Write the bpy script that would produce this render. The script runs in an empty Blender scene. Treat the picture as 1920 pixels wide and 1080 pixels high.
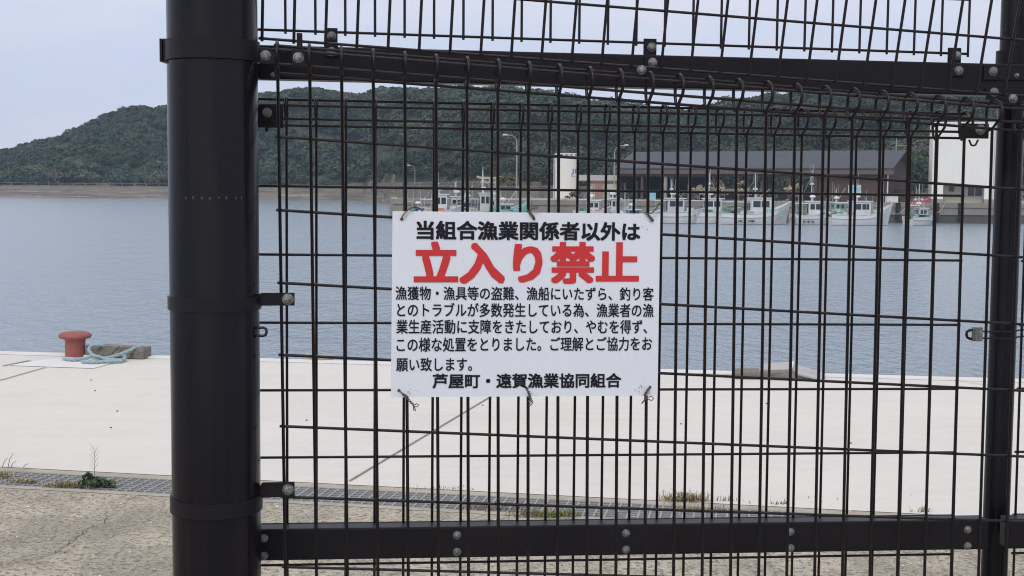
import bpy, bmesh, math, random
import numpy as np
from mathutils import Vector, Matrix
random.seed(7); rng = np.random.default_rng(7)
SC = bpy.context.scene; COL = SC.collection
PI = math.pi

# ------------------------------------------------------------------ camera
F = 2480.0                                    # focal length in photo pixels (1920 wide)
DN = np.array([-0.008, 0.9970, 0.0766]); DN /= np.linalg.norm(DN)      # world "down" in camera axes
FW = np.array([0, 0, 1.0]) - DN[2]*DN; FW /= np.linalg.norm(FW)
RT = np.cross(FW, -DN)                         # world X in camera axes
C2W = np.array([RT, FW, -DN])                  # rows: world axes in camera axes (x right, y down, z forward)
CAM = np.array([0, 0, 1.5])
def W(p): return C2W @ np.asarray(p, float) + CAM
def Wd(p): return C2W @ np.asarray(p, float)
def ray(x, y): return np.array([(x-960)/F, (y-540)/F, 1.0])
def at(x, y, Z): return W(ray(x, y)*Z)        # point at depth Z
def onz(x, y, z=0.0):                          # point on a horizontal plane
    d = Wd(ray(x, y)); s = (z-CAM[2])/d[2]; return CAM + d*s
def aty(x, Y, z=0.0):                          # column x at world distance Y, height z
    d = Wd(ray(x, 540-0.0766*F+ (x-960)*0.008)); return np.array([d[0]/d[1]*Y, Y, z])

cd = bpy.data.cameras.new('camera'); cam = bpy.data.objects.new('camera', cd); COL.objects.link(cam)
cd.sensor_width = 36; cd.lens = F/1920*36; cd.clip_start = 0.05; cd.clip_end = 6000
M = Matrix.Identity(4)
for i, v in enumerate((Wd([1,0,0]), Wd([0,-1,0]), Wd([0,0,-1]))):
    for k in range(3): M[k][i] = v[k]
for k in range(3): M[k][3] = CAM[k]
cam.matrix_world = M
SC.camera = cam

# ------------------------------------------------------------------ world and sun (overcast)
SUN_EL, SUN_AZ = 48, 200
HAZE = .00036
wd = bpy.data.worlds.new('World'); SC.world = wd; wd.use_nodes = True
nt = wd.node_tree; N = nt.nodes; L = nt.links; N.clear()
out = N.new('ShaderNodeOutputWorld'); bg = N.new('ShaderNodeBackground'); L.new(bg.outputs[0], out.inputs[0])
sky = N.new('ShaderNodeTexSky'); sky.sky_type = 'NISHITA'; sky.sun_disc = False
sky.sun_elevation = math.radians(SUN_EL); sky.sun_rotation = math.radians(SUN_AZ); sky.dust_density = 3
tc = N.new('ShaderNodeTexCoord'); sep = N.new('ShaderNodeSeparateXYZ'); L.new(tc.outputs['Generated'], sep.inputs[0])
ramp = N.new('ShaderNodeValToRGB'); L.new(sep.outputs[2], ramp.inputs[0])
e = ramp.color_ramp.elements
e[0].position = 0.0; e[0].color = (7.2, 7.85, 9.7, 1)
e[1].position = 0.9; e[1].color = (10.2, 10.4, 11.0, 1)
m1 = ramp.color_ramp.elements.new(0.08); m1.color = (7.3, 8.0, 10.0, 1)
m2 = ramp.color_ramp.elements.new(0.3); m2.color = (8.6, 9.05, 10.4, 1)
mp = N.new('ShaderNodeMapping'); mp.inputs['Scale'].default_value = (2.2, 2.2, 11); L.new(tc.outputs['Generated'], mp.inputs[0])
nz = N.new('ShaderNodeTexNoise'); nz.inputs['Scale'].default_value = 2.3; nz.inputs['Detail'].default_value = 6; L.new(mp.outputs[0], nz.inputs[0])
cr = N.new('ShaderNodeValToRGB'); L.new(nz.outputs[0], cr.inputs[0])
cr.color_ramp.elements[0].position = .42; cr.color_ramp.elements[0].color = (0,0,0,1)
cr.color_ramp.elements[1].position = .72; cr.color_ramp.elements[1].color = (1,1,1,1)
mc = N.new('ShaderNodeMixRGB'); mc.inputs[2].default_value = (9.2, 8.8, 9.6, 1)
mm = N.new('ShaderNodeMath'); mm.operation = 'MULTIPLY'; mm.inputs[1].default_value = .7
L.new(cr.outputs[0], mm.inputs[0]); L.new(mm.outputs[0], mc.inputs[0]); L.new(ramp.outputs[0], mc.inputs[1])
mx = N.new('ShaderNodeMixRGB'); mx.inputs[0].default_value = .9; L.new(sky.outputs[0], mx.inputs[1]); L.new(mc.outputs[0], mx.inputs[2])
L.new(mx.outputs[0], bg.inputs[0]); bg.inputs[1].default_value = 0.1
sd = bpy.data.lights.new('sun', 'SUN'); sd.energy = 1.2; sd.angle = math.radians(18); sd.color = (1, .96, .9)
so = bpy.data.objects.new('sun', sd); COL.objects.link(so)
so.rotation_euler = (math.radians(90-SUN_EL), 0, math.radians(180-SUN_AZ)); so.location = (0, 0, 60)
# sun lamp looks down its -Z: azimuth measured clockwise from +Y as in the sky node
SC.view_settings.view_transform = 'Standard'; SC.view_settings.look = 'None'
SC.view_settings.exposure = 0.0; SC.view_settings.gamma = 1
SC.cycles.filter_width = 1.1; SC.cycles.max_bounces = 6; SC.cycles.use_denoising = True; SC.cycles.volume_bounces = 0

# ------------------------------------------------------------------ materials
def mat(name, col, rough=.6, metal=0, spec=.5, noise=None, bump=None, coat=0):
    """noise = list of (scale, detail, amount, colour2, lo, hi); bump = (scale, detail, strength, dist)"""
    m = bpy.data.materials.new(name); m.use_nodes = True
    n = m.node_tree.nodes; l = m.node_tree.links; b = n['Principled BSDF']
    b.inputs['Base Color'].default_value = (*col, 1); b.inputs['Roughness'].default_value = rough
    b.inputs['Metallic'].default_value = metal; b.inputs['Specular IOR Level'].default_value = spec
    b.inputs['Coat Weight'].default_value = coat
    g = n.new('ShaderNodeNewGeometry')
    prev = None
    for q in (noise or []):
        sc, de, am, c2, lo, hi = q[:6]; st = q[6] if len(q) > 6 else (1,1,1)
        t = n.new('ShaderNodeTexNoise'); t.inputs['Scale'].default_value = sc; t.inputs['Detail'].default_value = de
        t.inputs['Roughness'].default_value = .62
        mpn = n.new('ShaderNodeMapping'); mpn.inputs['Scale'].default_value = st
        l.new(g.outputs['Position'], mpn.inputs[0]); l.new(mpn.outputs[0], t.inputs['Vector'])
        r = n.new('ShaderNodeMapRange'); r.inputs[1].default_value = lo; r.inputs[2].default_value = hi
        r.inputs[3].default_value = 0; r.inputs[4].default_value = am; l.new(t.outputs[0], r.inputs[0])
        x = n.new('ShaderNodeMixRGB'); l.new(r.outputs[0], x.inputs[0]); x.inputs[2].default_value = (*c2, 1)
        if prev is None: x.inputs[1].default_value = (*col, 1)
        else: l.new(prev, x.inputs[1])
        prev = x.outputs[0]
    if prev is not None: l.new(prev, b.inputs['Base Color'])
    if bump:
        t = n.new('ShaderNodeTexNoise'); t.inputs['Scale'].default_value = bump[0]; t.inputs['Detail'].default_value = bump[1]
        l.new(g.outputs['Position'], t.inputs['Vector'])
        bp = n.new('ShaderNodeBump'); bp.inputs['Strength'].default_value = bump[2]; bp.inputs['Distance'].default_value = bump[3]
        l.new(t.outputs[0], bp.inputs['Height']); l.new(bp.outputs[0], b.inputs['Normal'])
    return m
def leafmat(name, rough=.7, mul=1):
    m = bpy.data.materials.new(name); m.use_nodes = True
    n = m.node_tree.nodes; l = m.node_tree.links; b = n['Principled BSDF']
    a = n.new('ShaderNodeAttribute'); a.attribute_name = 'tint'
    l.new(a.outputs['Color'], b.inputs['Base Color']); b.inputs['Roughness'].default_value = rough
    b.inputs['Specular IOR Level'].default_value = .25
    return m
WIRE = mat('dark brown powder coat', (.009, .006, .009), .40, spec=.38, noise=[(60, 4, .35, (.024, .016, .020), .45, .8)])
RAIL = mat('dark rail paint', (.0085, .0075, .0105), .42, spec=.22, noise=[(9, 5, .5, (.020, .018, .021), .4, .8)], bump=(260, 2, .05, .001))
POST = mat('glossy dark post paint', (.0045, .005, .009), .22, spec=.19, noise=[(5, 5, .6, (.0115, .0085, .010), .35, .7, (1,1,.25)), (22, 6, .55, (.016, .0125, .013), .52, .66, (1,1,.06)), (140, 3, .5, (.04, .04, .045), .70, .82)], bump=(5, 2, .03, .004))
GALV = mat('galvanised steel', (.24, .245, .245), .6, metal=.5, noise=[(330, 5, .85, (.07, .07, .07), .42, .62), (90, 3, .5, (.5, .5, .49), .5, .7)], bump=(300, 4, .4, .001))
SIGNW = mat('white sign board', (.725, .76, .83), .42, noise=[(7, 5, .10, (.55, .56, .57), .5, .8), (160, 3, .25, (.5, .48, .44), .70, .8)])
INK = mat('black sign ink', (.006, .005, .012), .45, spec=.3)
RED = mat('red sign ink', (.58, .026, .028), .42)
TIE = mat('rusty tie wire', (.10, .085, .07), .6, metal=.4, noise=[(300, 4, .7, (.22, .19, .15), .4, .7)])
QUAY = mat('pale concrete', (.645, .612, .56), .85, noise=[(1.1, 9, .35, (.52, .49, .44), .54, .68, (.35,1,1)), (.22, 5, .3, (.55,.525,.48), .5, .62), (11, 8, .5, (.50, .47, .42), .62, .74, (.25,1.2,1)), (.55, 8, .5, (.545, .525, .495), .38, .7), (7, 7, .35, (.70, .68, .64), .45, .7), (3.2, 8, .4, (.54, .52, .485), .52, .75, (.25,1.6,1)), (48, 4, .7, (.36, .33, .29), .74, .8)], bump=(22, 7, .25, .012))
PATCH = mat('new concrete patch', (.68, .67, .65), .8, noise=[(4, 7, .35, (.60, .59, .57), .4, .7), (60, 4, .5, (.42, .40, .37), .72, .8)], bump=(30, 6, .2, .01))
COPE = mat('coping concrete', (.67, .66, .645), .8, noise=[(3, 7, .35, (.56, .55, .53), .42, .7)], bump=(25, 6, .25, .01))
APRON = mat('old rough concrete', (.55, .485, .375), .95, noise=[(.8, 9, .8, (.345, .305, .24), .44, .58, (1,.6,1)), (2.2, 10, .8, (.60, .525, .40), .47, .58, (1,.6,1)), (6, 10, .75, (.33, .295, .235), .50, .62, (1,.6,1)), (38, 9, .85, (.17, .155, .135), .50, .60), (70, 5, .9, (.70, .67, .61), .58, .66), (110, 4, .9, (.11, .10, .09), .60, .68)], bump=(55, 9, 1.0, .03))
LIP = mat('stained drain kerb', (.42, .38, .31), .95, noise=[(6, 7, .8, (.28, .25, .20), .42, .66), (60, 4, .6, (.17,.15,.12), .56, .7)], bump=(70, 6, .5, .01))
GAP = mat('dark joint', (.05, .045, .04), .95)
JOINT = mat('joint filler', (.19, .18, .17), .95, noise=[(20, 5, .7, (.33, .32, .30), .45, .65)])
GRATE = mat('galvanised grating', (.36, .37, .365), .55, metal=.35, noise=[(30, 4, .5, (.24, .235, .22), .45, .7)])
SOIL = mat('drain silt', (.11, .10, .085), 1, noise=[(12, 5, .6, (.06, .055, .05), .4, .7)])
BOLL = mat('red oxide paint', (.30, .088, .075), .62, noise=[(6, 6, .6, (.23, .07, .062), .4, .65), (40, 5, .5, (.38, .14, .12), .56, .72)], bump=(40, 5, .25, .01))
TIMB = mat('weathered timber', (.20, .185, .165), .9, noise=[(4, 8, .85, (.10, .085, .072), .42, .62, (1,9,9)), (12, 6, .5, (.30, .285, .26), .5, .7, (1,5,5))], bump=(30, 6, .5, .01))
BOARD = mat('grey sheet', (.42, .40, .40), .8, noise=[(8, 6, .5, (.30, .285, .28), .45, .7)])
ROPE = mat('faded blue rope', (.31, .42, .46), .95, noise=[(60, 5, .6, (.20, .29, .34), .45, .65), (150, 3, .5, (.45, .52, .54), .5, .7)], bump=(200, 4, .5, .004))
ROPEY = mat('beige rope', (.42, .37, .28), .95, noise=[(60, 5, .6, (.28, .24, .17), .45, .65)])
RUST = mat('rusty steel', (.10, .055, .035), .8, noise=[(40, 5, .6, (.05, .03, .025), .45, .65)])
SEAW = mat('weathered sea wall', (.28, .255, .22), .95, noise=[(.35, 7, .6, (.20, .18, .155), .42, .65), (1.6, 6, .5, (.33, .31, .275), .5, .7, (.2,.2,2)), (.9, 6, .5, (.14,.14,.11), .55, .7)])
TIDE = mat('tidal stained concrete', (.10, .095, .08), .9, noise=[(.9, 6, .7, (.05, .05, .045), .4, .65), (3, 5, .5, (.17, .16, .14), .5, .7)])
BANK = mat('dry earth bank', (.20, .155, .115), 1, noise=[(.35, 7, .8, (.11, .095, .06), .42, .62), (1.6, 6, .7, (.30, .245, .19), .5, .68), (.9, 6, .6, (.06, .07, .04), .56, .7)], bump=(1.5, 6, .6, .4))
RETW = mat('mossy retaining wall', (.19, .17, .135), .95, noise=[(.3, 7, .7, (.12, .115, .08), .44, .6), (.8, 7, .6, (.27, .25, .21), .5, .65, (1,1,.3)), (2, 6, .5, (.08,.08,.06), .55, .7)])
BEACH = mat('tidal flat', (.185, .16, .13), .95, noise=[(.9, 6, .85, (.085, .075, .06), .44, .60, (.10,.10,3)), (.7, 7, .8, (.34, .31, .265), .54, .66, (.12,.12,4)), (.35, 7, .6, (.10, .09, .07), .52, .66)])
SOILH = mat('forest floor', (.035, .045, .026), 1, noise=[(.1, 5, .6, (.11, .095, .06), .45, .65)])
LEAF = leafmat('foliage'); GRASS = leafmat('grass blades', .8)
BARK = mat('bark', (.09, .07, .055), .95)
WHITE = mat('white gelcoat', (.68, .69, .69), .45, noise=[(1.2, 6, .35, (.55, .55, .53), .45, .7), (3, 6, .4, (.40, .36, .30), .66, .8, (1,1,.3))])
HULLG = mat('grey white hull', (.58, .60, .60), .5, noise=[(1.0, 6, .4, (.44, .45, .44), .45, .7), (2, 6, .4, (.32, .28, .22), .64, .8, (1,1,.3))])
ANTI = mat('red antifouling', (.20, .04, .035), .7)
MINT = mat('mint green paint', (.24, .52, .42), .5, noise=[(2, 5, .4, (.36, .60, .52), .45, .7)])
GREEN = mat('green deck paint', (.04, .25, .14), .6)
DKGREEN = mat('dark green net', (.025, .07, .05), .9)
BLUE = mat('blue tarpaulin', (.08, .25, .48), .6, noise=[(3, 5, .5, (.2, .42, .62), .45, .65)])
SKYB = mat('pale blue plastic', (.28, .55, .68), .5, noise=[(3, 5, .4, (.16, .42, .6), .45, .65)])
GLASS = mat('dark window glass', (.02, .025, .03), .08, spec=.6)
METAL = mat('boat metal', (.42, .43, .43), .4, metal=.4)
BLACK = mat('black rubber', (.02, .02, .02), .8)
ORANGE = mat('orange buoy', (.65, .19, .10), .5)
REDC = mat('faded red cloth', (.40, .06, .06), .7)
ROOF = mat('slate grey metal roof', (.054, .058, .071), .65, noise=[(.25, 6, .4, (.044, .047, .056), .45, .65), (2.2, 3, .35, (.066, .070, .083), .45, .6, (6,.15,.15))])
BROWN = mat('brown cladding', (.085, .050, .042), .8, noise=[(.8, 5, .5, (.06, .036, .03), .45, .65)])
FASC = mat('brown fascia', (.12, .10, .092), .8)
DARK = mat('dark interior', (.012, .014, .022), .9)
CONC = mat('building concrete', (.33, .31, .285), .95, noise=[(.5, 6, .6, (.24, .225, .20), .42, .65)])
CREAM = mat('cream render', (.86, .835, .77), .8, noise=[(.4, 6, .25, (.74, .70, .62), .45, .7)])
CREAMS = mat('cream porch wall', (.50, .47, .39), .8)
SILO = mat('silo white', (.80, .77, .69), .5, noise=[(.8, 6, .3, (.70, .67, .59), .5, .7, (1,1,.2)), (2.5, 5, .3, (.62, .60, .54), .58, .7)])
LAMPP = mat('lamp pole paint', (.30, .31, .28), .6)
LOGO = mat('blue lettering', (.05, .15, .42), .5)
YEL = mat('yellow paint', (.55, .42, .08), .6)
STONE = mat('torii stone', (.50, .44, .33), .9, noise=[(1.5, 5, .5, (.38, .33, .24), .45, .65)])
PINK = mat('pink louvre', (.42, .22, .2), .7)
SHEDW = mat('beige shed wall', (.47, .42, .30), .9, noise=[(.8, 5, .5, (.36, .31, .22), .45, .65)])

# ------------------------------------------------------------------ helpers
def tag(o, label=None, cat=None, group=None, kind=None):
    if label: o['label'] = label
    if cat: o['category'] = cat
    if group: o['group'] = group
    if kind: o['kind'] = kind
    return o
def thing(name, loc, label, cat, group=None, rotz=0):
    o = bpy.data.objects.new(name, None); COL.objects.link(o); o.location = [float(v) for v in loc]; o.rotation_euler = (0, 0, rotz)
    o.empty_display_size = .1
    return tag(o, label, cat, group)
class MB:
    def __init__(s): s.v = []; s.f = []; s.m = []
    def add(s, V, Fc, mi=0):
        o = len(s.v); s.v += [tuple(map(float, p)) for p in V]
        s.f += [tuple(o+i for i in f) for f in Fc]; s.m += [mi]*len(Fc); return s
    def frame(s, o, X, Y, Z, mi=0):             # parallelepiped from corner o with edge vectors
        o, X, Y, Z = map(lambda a: np.asarray(a, float), (o, X, Y, Z))
        V = [o, o+X, o+X+Y, o+Y, o+Z, o+X+Z, o+X+Y+Z, o+Y+Z]
        Fc = [(0,3,2,1), (4,5,6,7), (0,1,5,4), (1,2,6,5), (2,3,7,6), (3,0,4,7)]
        if np.dot(np.cross(X, Y), Z) < 0: Fc = [f[::-1] for f in Fc]
        return s.add(V, Fc, mi)
    def box(s, x0, x1, y0, y1, z0, z1, mi=0): return s.frame((x0,y0,z0), (x1-x0,0,0), (0,y1-y0,0), (0,0,z1-z0), mi)
    def tube(s, P, r, n=8, mi=0, cap=True, closed=False):
        P = [np.asarray(p, float) for p in P]; k = len(P)
        r = [r]*k if np.isscalar(r) else r
        T = []
        for i in range(k):
            a = P[(i-1) % k] if (closed or i > 0) else P[i]; b = P[(i+1) % k] if (closed or i < k-1) else P[i]
            t = b-a; T.append(t/(np.linalg.norm(t)+1e-12))
        u = np.cross(T[0], [0,0,1.0])
        if np.linalg.norm(u) < .1: u = np.cross(T[0], [1.0,0,0])
        u /= np.linalg.norm(u); V = []
        for i in range(k):
            u = u - T[i]*np.dot(u, T[i]); u /= np.linalg.norm(u); w = np.cross(T[i], u)
            for j in range(n):
                a = 2*PI*j/n; V.append(P[i]+r[i]*(math.cos(a)*u+math.sin(a)*w))
        Fc = []
        for i in range(k if closed else k-1):
            i2 = (i+1) % k
            for j in range(n):
                j2 = (j+1) % n; Fc.append((i*n+j, i*n+j2, i2*n+j2, i2*n+j))
        if cap and not closed:
            Fc.append(tuple(range(n))[::-1]); Fc.append(tuple((k-1)*n+j for j in range(n)))
        return s.add(V, Fc, mi)
    def lathe(s, o, ax, prof, n=24, mi=0):      # prof: list of (radius, height along ax)
        o = np.asarray(o, float); ax = np.asarray(ax, float); ax = ax/np.linalg.norm(ax)
        u = np.cross(ax, [0,0,1.0])
        if np.linalg.norm(u) < .1: u = np.cross(ax, [1.0,0,0])
        u /= np.linalg.norm(u); w = np.cross(ax, u); V = []; k = len(prof)
        for r, h in prof:
            for j in range(n):
                a = 2*PI*j/n; V.append(o+ax*h+r*(math.cos(a)*u+math.sin(a)*w))
        Fc = [(i*n+j, i*n+(j+1) % n, (i+1)*n+(j+1) % n, (i+1)*n+j) for i in range(k-1) for j in range(n)]
        Fc.append(tuple(range(n))[::-1]); Fc.append(tuple((k-1)*n+j for j in range(n)))
        return s.add(V, Fc, mi)
    def prism(s, poly, z0, z1, mi=0):           # poly: ccw list of (x, y)
        n = len(poly); V = [(x,y,z0) for x,y in poly]+[(x,y,z1) for x,y in poly]
        return s.add(V, [tuple(range(n))[::-1], tuple(range(n,2*n))]+[(i,(i+1)%n,n+(i+1)%n,n+i) for i in range(n)], mi)
    def build(s, name, mats, parent=None, smooth=False, angle=None):
        me = bpy.data.meshes.new(name)
        off = np.array(parent['_base']) if parent is not None and '_base' in parent else np.zeros(3)
        V = np.array(s.v)-off if len(s.v) else np.zeros((0,3))
        me.from_pydata(V.tolist(), [], s.f)
        for m in (mats if isinstance(mats, (list, tuple)) else [mats]): me.materials.append(m)
        me.polygons.foreach_set('material_index', s.m)
        if smooth:
            me.polygons.foreach_set('use_smooth', [True]*len(s.f))
            me.set_sharp_from_angle(angle=math.radians(angle or 40))
        me.update()
        o = bpy.data.objects.new(name, me); COL.objects.link(o)
        if parent is not None:
            o.parent = parent
            if '_base' in parent: o['_base'] = [float(q) for q in parent['_base']]
        return o
def wthing(name, loc, label, cat, group=None):  # a thing whose parts are given in world coordinates
    t = thing(name, loc, label, cat, group); t['_base'] = [float(v) for v in loc]; return t
def single(name, mb, mats, loc, label, cat, group=None, smooth=False, angle=None):   # one-mesh thing given in world coordinates
    loc = [float(v) for v in loc]
    mb.v = [tuple(np.array(p)-loc) for p in mb.v]
    o = mb.build(name, mats, None, smooth, angle); o.location = loc
    return tag(o, label, cat, group)
def struct(name, mb, mats, smooth=False): return tag(mb.build(name, mats, None, smooth), kind='structure')
def copy_tree(o, parent=None):
    c = o.copy(); COL.objects.link(c)
    if parent is not None: c.parent = parent
    for ch in list(o.children): copy_tree(ch, c)
    return c
def tinted(name, V, Fc, C, m, parent=None):     # numpy quads/tris with a colour per face
    me = bpy.data.meshes.new(name); V = np.asarray(V, np.float32); Fc = np.asarray(Fc, np.int32); k = Fc.shape[1]
    me.vertices.add(len(V)); me.vertices.foreach_set('co', V.ravel())
    me.loops.add(Fc.size); me.loops.foreach_set('vertex_index', Fc.ravel())
    me.polygons.add(len(Fc)); me.polygons.foreach_set('loop_start', np.arange(0, Fc.size, k, dtype=np.int32))
    me.polygons.foreach_set('loop_total', np.full(len(Fc), k, np.int32))
    a = me.attributes.new('tint', 'FLOAT_COLOR', 'CORNER')
    cc = np.ones((len(Fc), k, 4), np.float32); cc[:, :, :3] = np.asarray(C, np.float32)[:, None, :]
    a.data.foreach_set('color', cc.ravel()); me.update(calc_edges=True); me.validate()
    me.materials.append(m); o = bpy.data.objects.new(name, me); COL.objects.link(o)
    if parent is not None: o.parent = parent
    return o

# ------------------------------------------------------------------ ground, quay, water
WL = -2.3                                       # water level
def gz(pts, z): return [onz(x, y, z) for x, y in pts]
eL, eR = onz(0, 661, 0), onz(1860, 711.5, 0)     # outer top edge of the near quay
ed = (eR-eL)/np.linalg.norm(eR-eL); en = np.array([-ed[1], ed[0], 0])
E0, E1 = eL-ed*60, eR+ed*60
dL, dR = onz(0, 875, 0), onz(1700, 962, 0)       # dark joint between quay slab and drain kerb
dd = (dR-dL)/np.linalg.norm(dR-dL); dn = np.array([-dd[1], dd[0], 0])
D0, D1 = dL-dd*60, dR+dd*60
mb = MB(); mb.add([D0, D1, E1-en*.13, E0-en*.13], [(0,1,2,3)])
struct('quay', mb, QUAY)
mb = MB(); a, b = E0, E1; t = .004
P = [(-.13, .002), (-.125, .016), (-.02, .016), (0, -.004), (0, -4.2)]
V = [a+en*p+np.array([0,0,z]) for p, z in P]+[b+en*p+np.array([0,0,z]) for p, z in P]
mb.add(V, [(i, 5+i, 6+i, i+1) for i in range(4)])
struct('quay_edge', mb, COPE)
# drain: kerb strips, silt bed below the grating
lipw, gw = .075, .30
def strip(base, d, n, o0, o1, z0, z1=None):
    z1 = z0 if z1 is None else z1
    A = base-d*60; B = base+d*62
    return [A+n*o0+[0,0,z0], B+n*o0+[0,0,z0], B+n*o1+[0,0,z1], A+n*o1+[0,0,z1]]
mb = MB(); mb.add(strip(dL, dd, dn, -.020, .0, -.006), [(0,1,2,3)]); struct('quay_joint', mb, GAP)
mb = MB()
mb.add(strip(dL, dd, dn, -.020-lipw, -.020, .002), [(0,1,2,3)])
mb.add(strip(dL, dd, dn, -.020-lipw-gw-.05, -.020-lipw-gw, .002), [(0,1,2,3)])
mb.add(strip(dL, dd, dn, -.0201-lipw, -.0200-lipw, -.2, .002), [(0,1,2,3)]); mb.add(strip(dL, dd, dn, -.020-lipw-gw, -.0199-lipw-gw, .002, -.2), [(0,1,2,3)])
struct('drain_kerb', mb, LIP)
mb = MB(); mb.add(strip(dL, dd, dn, -.020-lipw-gw, -.020-lipw, -.14), [(0,1,2,3)]); struct('drain_channel', mb, SOIL)
mb = MB(); q = -.020-lipw-gw-.05
A = dL-dd*60+dn*q; B = dL+dd*62+dn*q
mb.add([(-70,-40,0), (70,-40,0), B, A], [(0,1,2,3)])
struct('concrete_apron', mb, APRON)
# steel grating, real bars
mb = MB(); g0 = -.020-lipw-.008; g1 = -.020-lipw-gw+.008
gs, ge = -2.2, 7.4
for k in range(8):
    o = g0+(g1-g0)*k/7
    mb.frame(dL+dd*gs+dn*(o-.003)+[0,0,-.028], dd*(ge-gs), dn*.006, [0,0,.030])
nb = int((ge-gs)/.05)
for k in range(nb):
    s_ = gs+.05*k
    mb.frame(dL+dd*s_+dn*g1+[0,0,-.012], dd*.008, dn*(g0-g1), [0,0,.0135])
single('drain_grating', mb, GRATE, dL+dd*1.5+dn*(-.2), 'long galvanised steel drain grating set in the ground between quay and rough concrete', 'drain grating')
# slab joints and patch round the bollard
def ribbon(mb, pts, w, z, jit=0):
    P = [onz(x, y, z) for x, y in pts]
    for i in range(len(P)-1):
        a, b = P[i], P[i+1]; t = (b-a)/np.linalg.norm(b-a); n = np.array([-t[1], t[0], 0])*w/2
        mb.add([a-n, b-n, b+n, a+n], [(0,1,2,3)])
mb = MB(); ribbon(mb, [(655,901), (915,746), (1010,689)], .012, .006); ribbon(mb, [(-90,738), (0,712.5), (86,688)], .014, .006); ribbon(mb, [(5,685.5), (57,675)], .022, .006)
ribbon(mb, [(1945,735), (1660,693.5), (1580,690)], .008, .006)
struct('slab_joint', mb, JOINT)
mb = MB(); mb.add(gz([(15,685), (86,687.5), (175,690.5), (214,680), (120,668)], .004), [(0,1,2,3,4)]); struct('concrete_patch', mb, PATCH)
mb = MB()
def crack(pts, w):
    P = []
    for i in range(len(pts)-1):
        (x0,y0),(x1,y1) = pts[i], pts[i+1]
        for k in range(6):
            s_ = k/6; P.append((x0+(x1-x0)*s_+random.uniform(-5,5), y0+(y1-y0)*s_+random.uniform(-1.6,1.6)))
    P.append(pts[-1])
    for i in range(len(P)-1): ribbon(mb, P[i:i+2], w*random.uniform(.4,1.3), .005)
crack([(-10,1062), (60,1048), (108,1034), (140,1011), (165,990), (192,982), (203,958)], .004)
crack([(196,952), (240,938), (262,930)], .003); crack([(105,1036), (135,1034)], .004); crack([(180,1040), (208,1038)], .004)
crack([(700,1078), (790,1068), (905,1072), (1010,1064)], .004); crack([(1240,1078), (1330,1050), (1420,1060)], .003)
struct('ground_crack', mb, GAP)
# loose stones on the apron
mb = MB()
for k in range(260):
    x, y = random.uniform(-60, 1950), random.uniform(925, 1100)
    p = onz(x, y, .002); r = random.uniform(.002, .006)*(1 if random.random() < .93 else 1.7)
    V = [p+np.array([r*math.cos(a)*random.uniform(.7,1.2), r*math.sin(a)*random.uniform(.7,1.2), 0]) for a in np.linspace(0, 2*PI, 6)[:-1]]+[p+np.array([0,0,r*.8])]
    mb.add(V, [(i,(i+1)%5,5) for i in range(5)], random.choice((0,0,1,2)))
for x, y in ((171,713),(178,733),(220,771),(208,802),(575,788),(1277,795),(1595,831),(1437,757),(905,760)):
    p = onz(x, y, .002); mb.lathe(p, (0,0,1), [(.007,0),(.006,.004),(.002,.006)], 7, 2)
tag(mb.build('loose_stones', [PATCH, CONC, SOIL]), 'pale loose stones scattered over the rough old concrete', 'gravel', kind='stuff')
# water
m = bpy.data.materials.new('harbour water'); m.use_nodes = True; n = m.node_tree.nodes; l = m.node_tree.links; b = n['Principled BSDF']
b.inputs['Base Color'].default_value = (.235, .295, .345, 1); b.inputs['Roughness'].default_value = .20; b.inputs['IOR'].default_value = 1.33
g = n.new('ShaderNodeNewGeometry'); hs = []
for sc, de, am, st in ((2.6, 5, .75, (1,.55,1)), (.4, 3, 1.1, (1,.6,1)), (7, 3, .25, (1,.6,1))):
    mpn = n.new('ShaderNodeMapping'); mpn.inputs['Scale'].default_value = st; mpn.inputs['Rotation'].default_value = (0,0,.25)
    l.new(g.outputs['Position'], mpn.inputs[0]); t = n.new('ShaderNodeTexNoise'); t.inputs['Scale'].default_value = sc; t.inputs['Detail'].default_value = de
    l.new(mpn.outputs[0], t.inputs['Vector']); mu = n.new('ShaderNodeMath'); mu.operation = 'MULTIPLY'; mu.inputs[1].default_value = am; l.new(t.outputs[0], mu.inputs[0]); hs.append(mu.outputs[0])
ad = n.new('ShaderNodeMath'); l.new(hs[0], ad.inputs[0]); l.new(hs[1], ad.inputs[1]); ad2 = n.new('ShaderNodeMath'); l.new(ad.outputs[0], ad2.inputs[0]); l.new(hs[2], ad2.inputs[1])
bp = n.new('ShaderNodeBump'); bp.inputs['Strength'].default_value = 1.0; bp.inputs['Distance'].default_value = .22; l.new(ad2.outputs[0], bp.inputs['Height']); l.new(bp.outputs[0], b.inputs['Normal'])
WATER = m
mb = MB(); mb.add([(-1100, 3, WL), (1100, 3, WL), (1100, 1010, WL), (-1100, 1010, WL)], [(0,1,2,3)])
struct('water', mb, WATER)

# ------------------------------------------------------------------ far shore, hills, forest
def hz(x): return 350.0+(x-960)*.008
SKYX = [-900,-600,-300,-100,0,50,100,150,200,260,300,350,420,480,520,560,600,640,680,720,760,860,920,960,1000,1040,1080,1120,1170,1230,1290,1330,1370,1400,1440,1500,1560,1620,1700,1800,1920,2300,2900]
SKYY = [352,350,338,318,299,281,262,241,223,209,213,204,190,185,178,170,171,178,181,175,177,176,176,178,182,187,193,200,206,210,212,210,198,187,180,170,163,158,154,154,160,190,260]
def itp(x, X, Y): return np.interp(x, X, Y)
def Dshore(x): return itp(x, [-900,0,690,742,800,2900], [360,336,312,252,204,190])
def Dbase(x): return itp(x, [-900,0,690,742,880,1010,1500,1700,2900], [374,349,326,268,233,219,212,195,190])
def Hbase(x): return itp(x, [-900,680,760,900,1000,1100,2900], [.3,.3,2.2,2.4,2.0,.6,.6])
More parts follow.
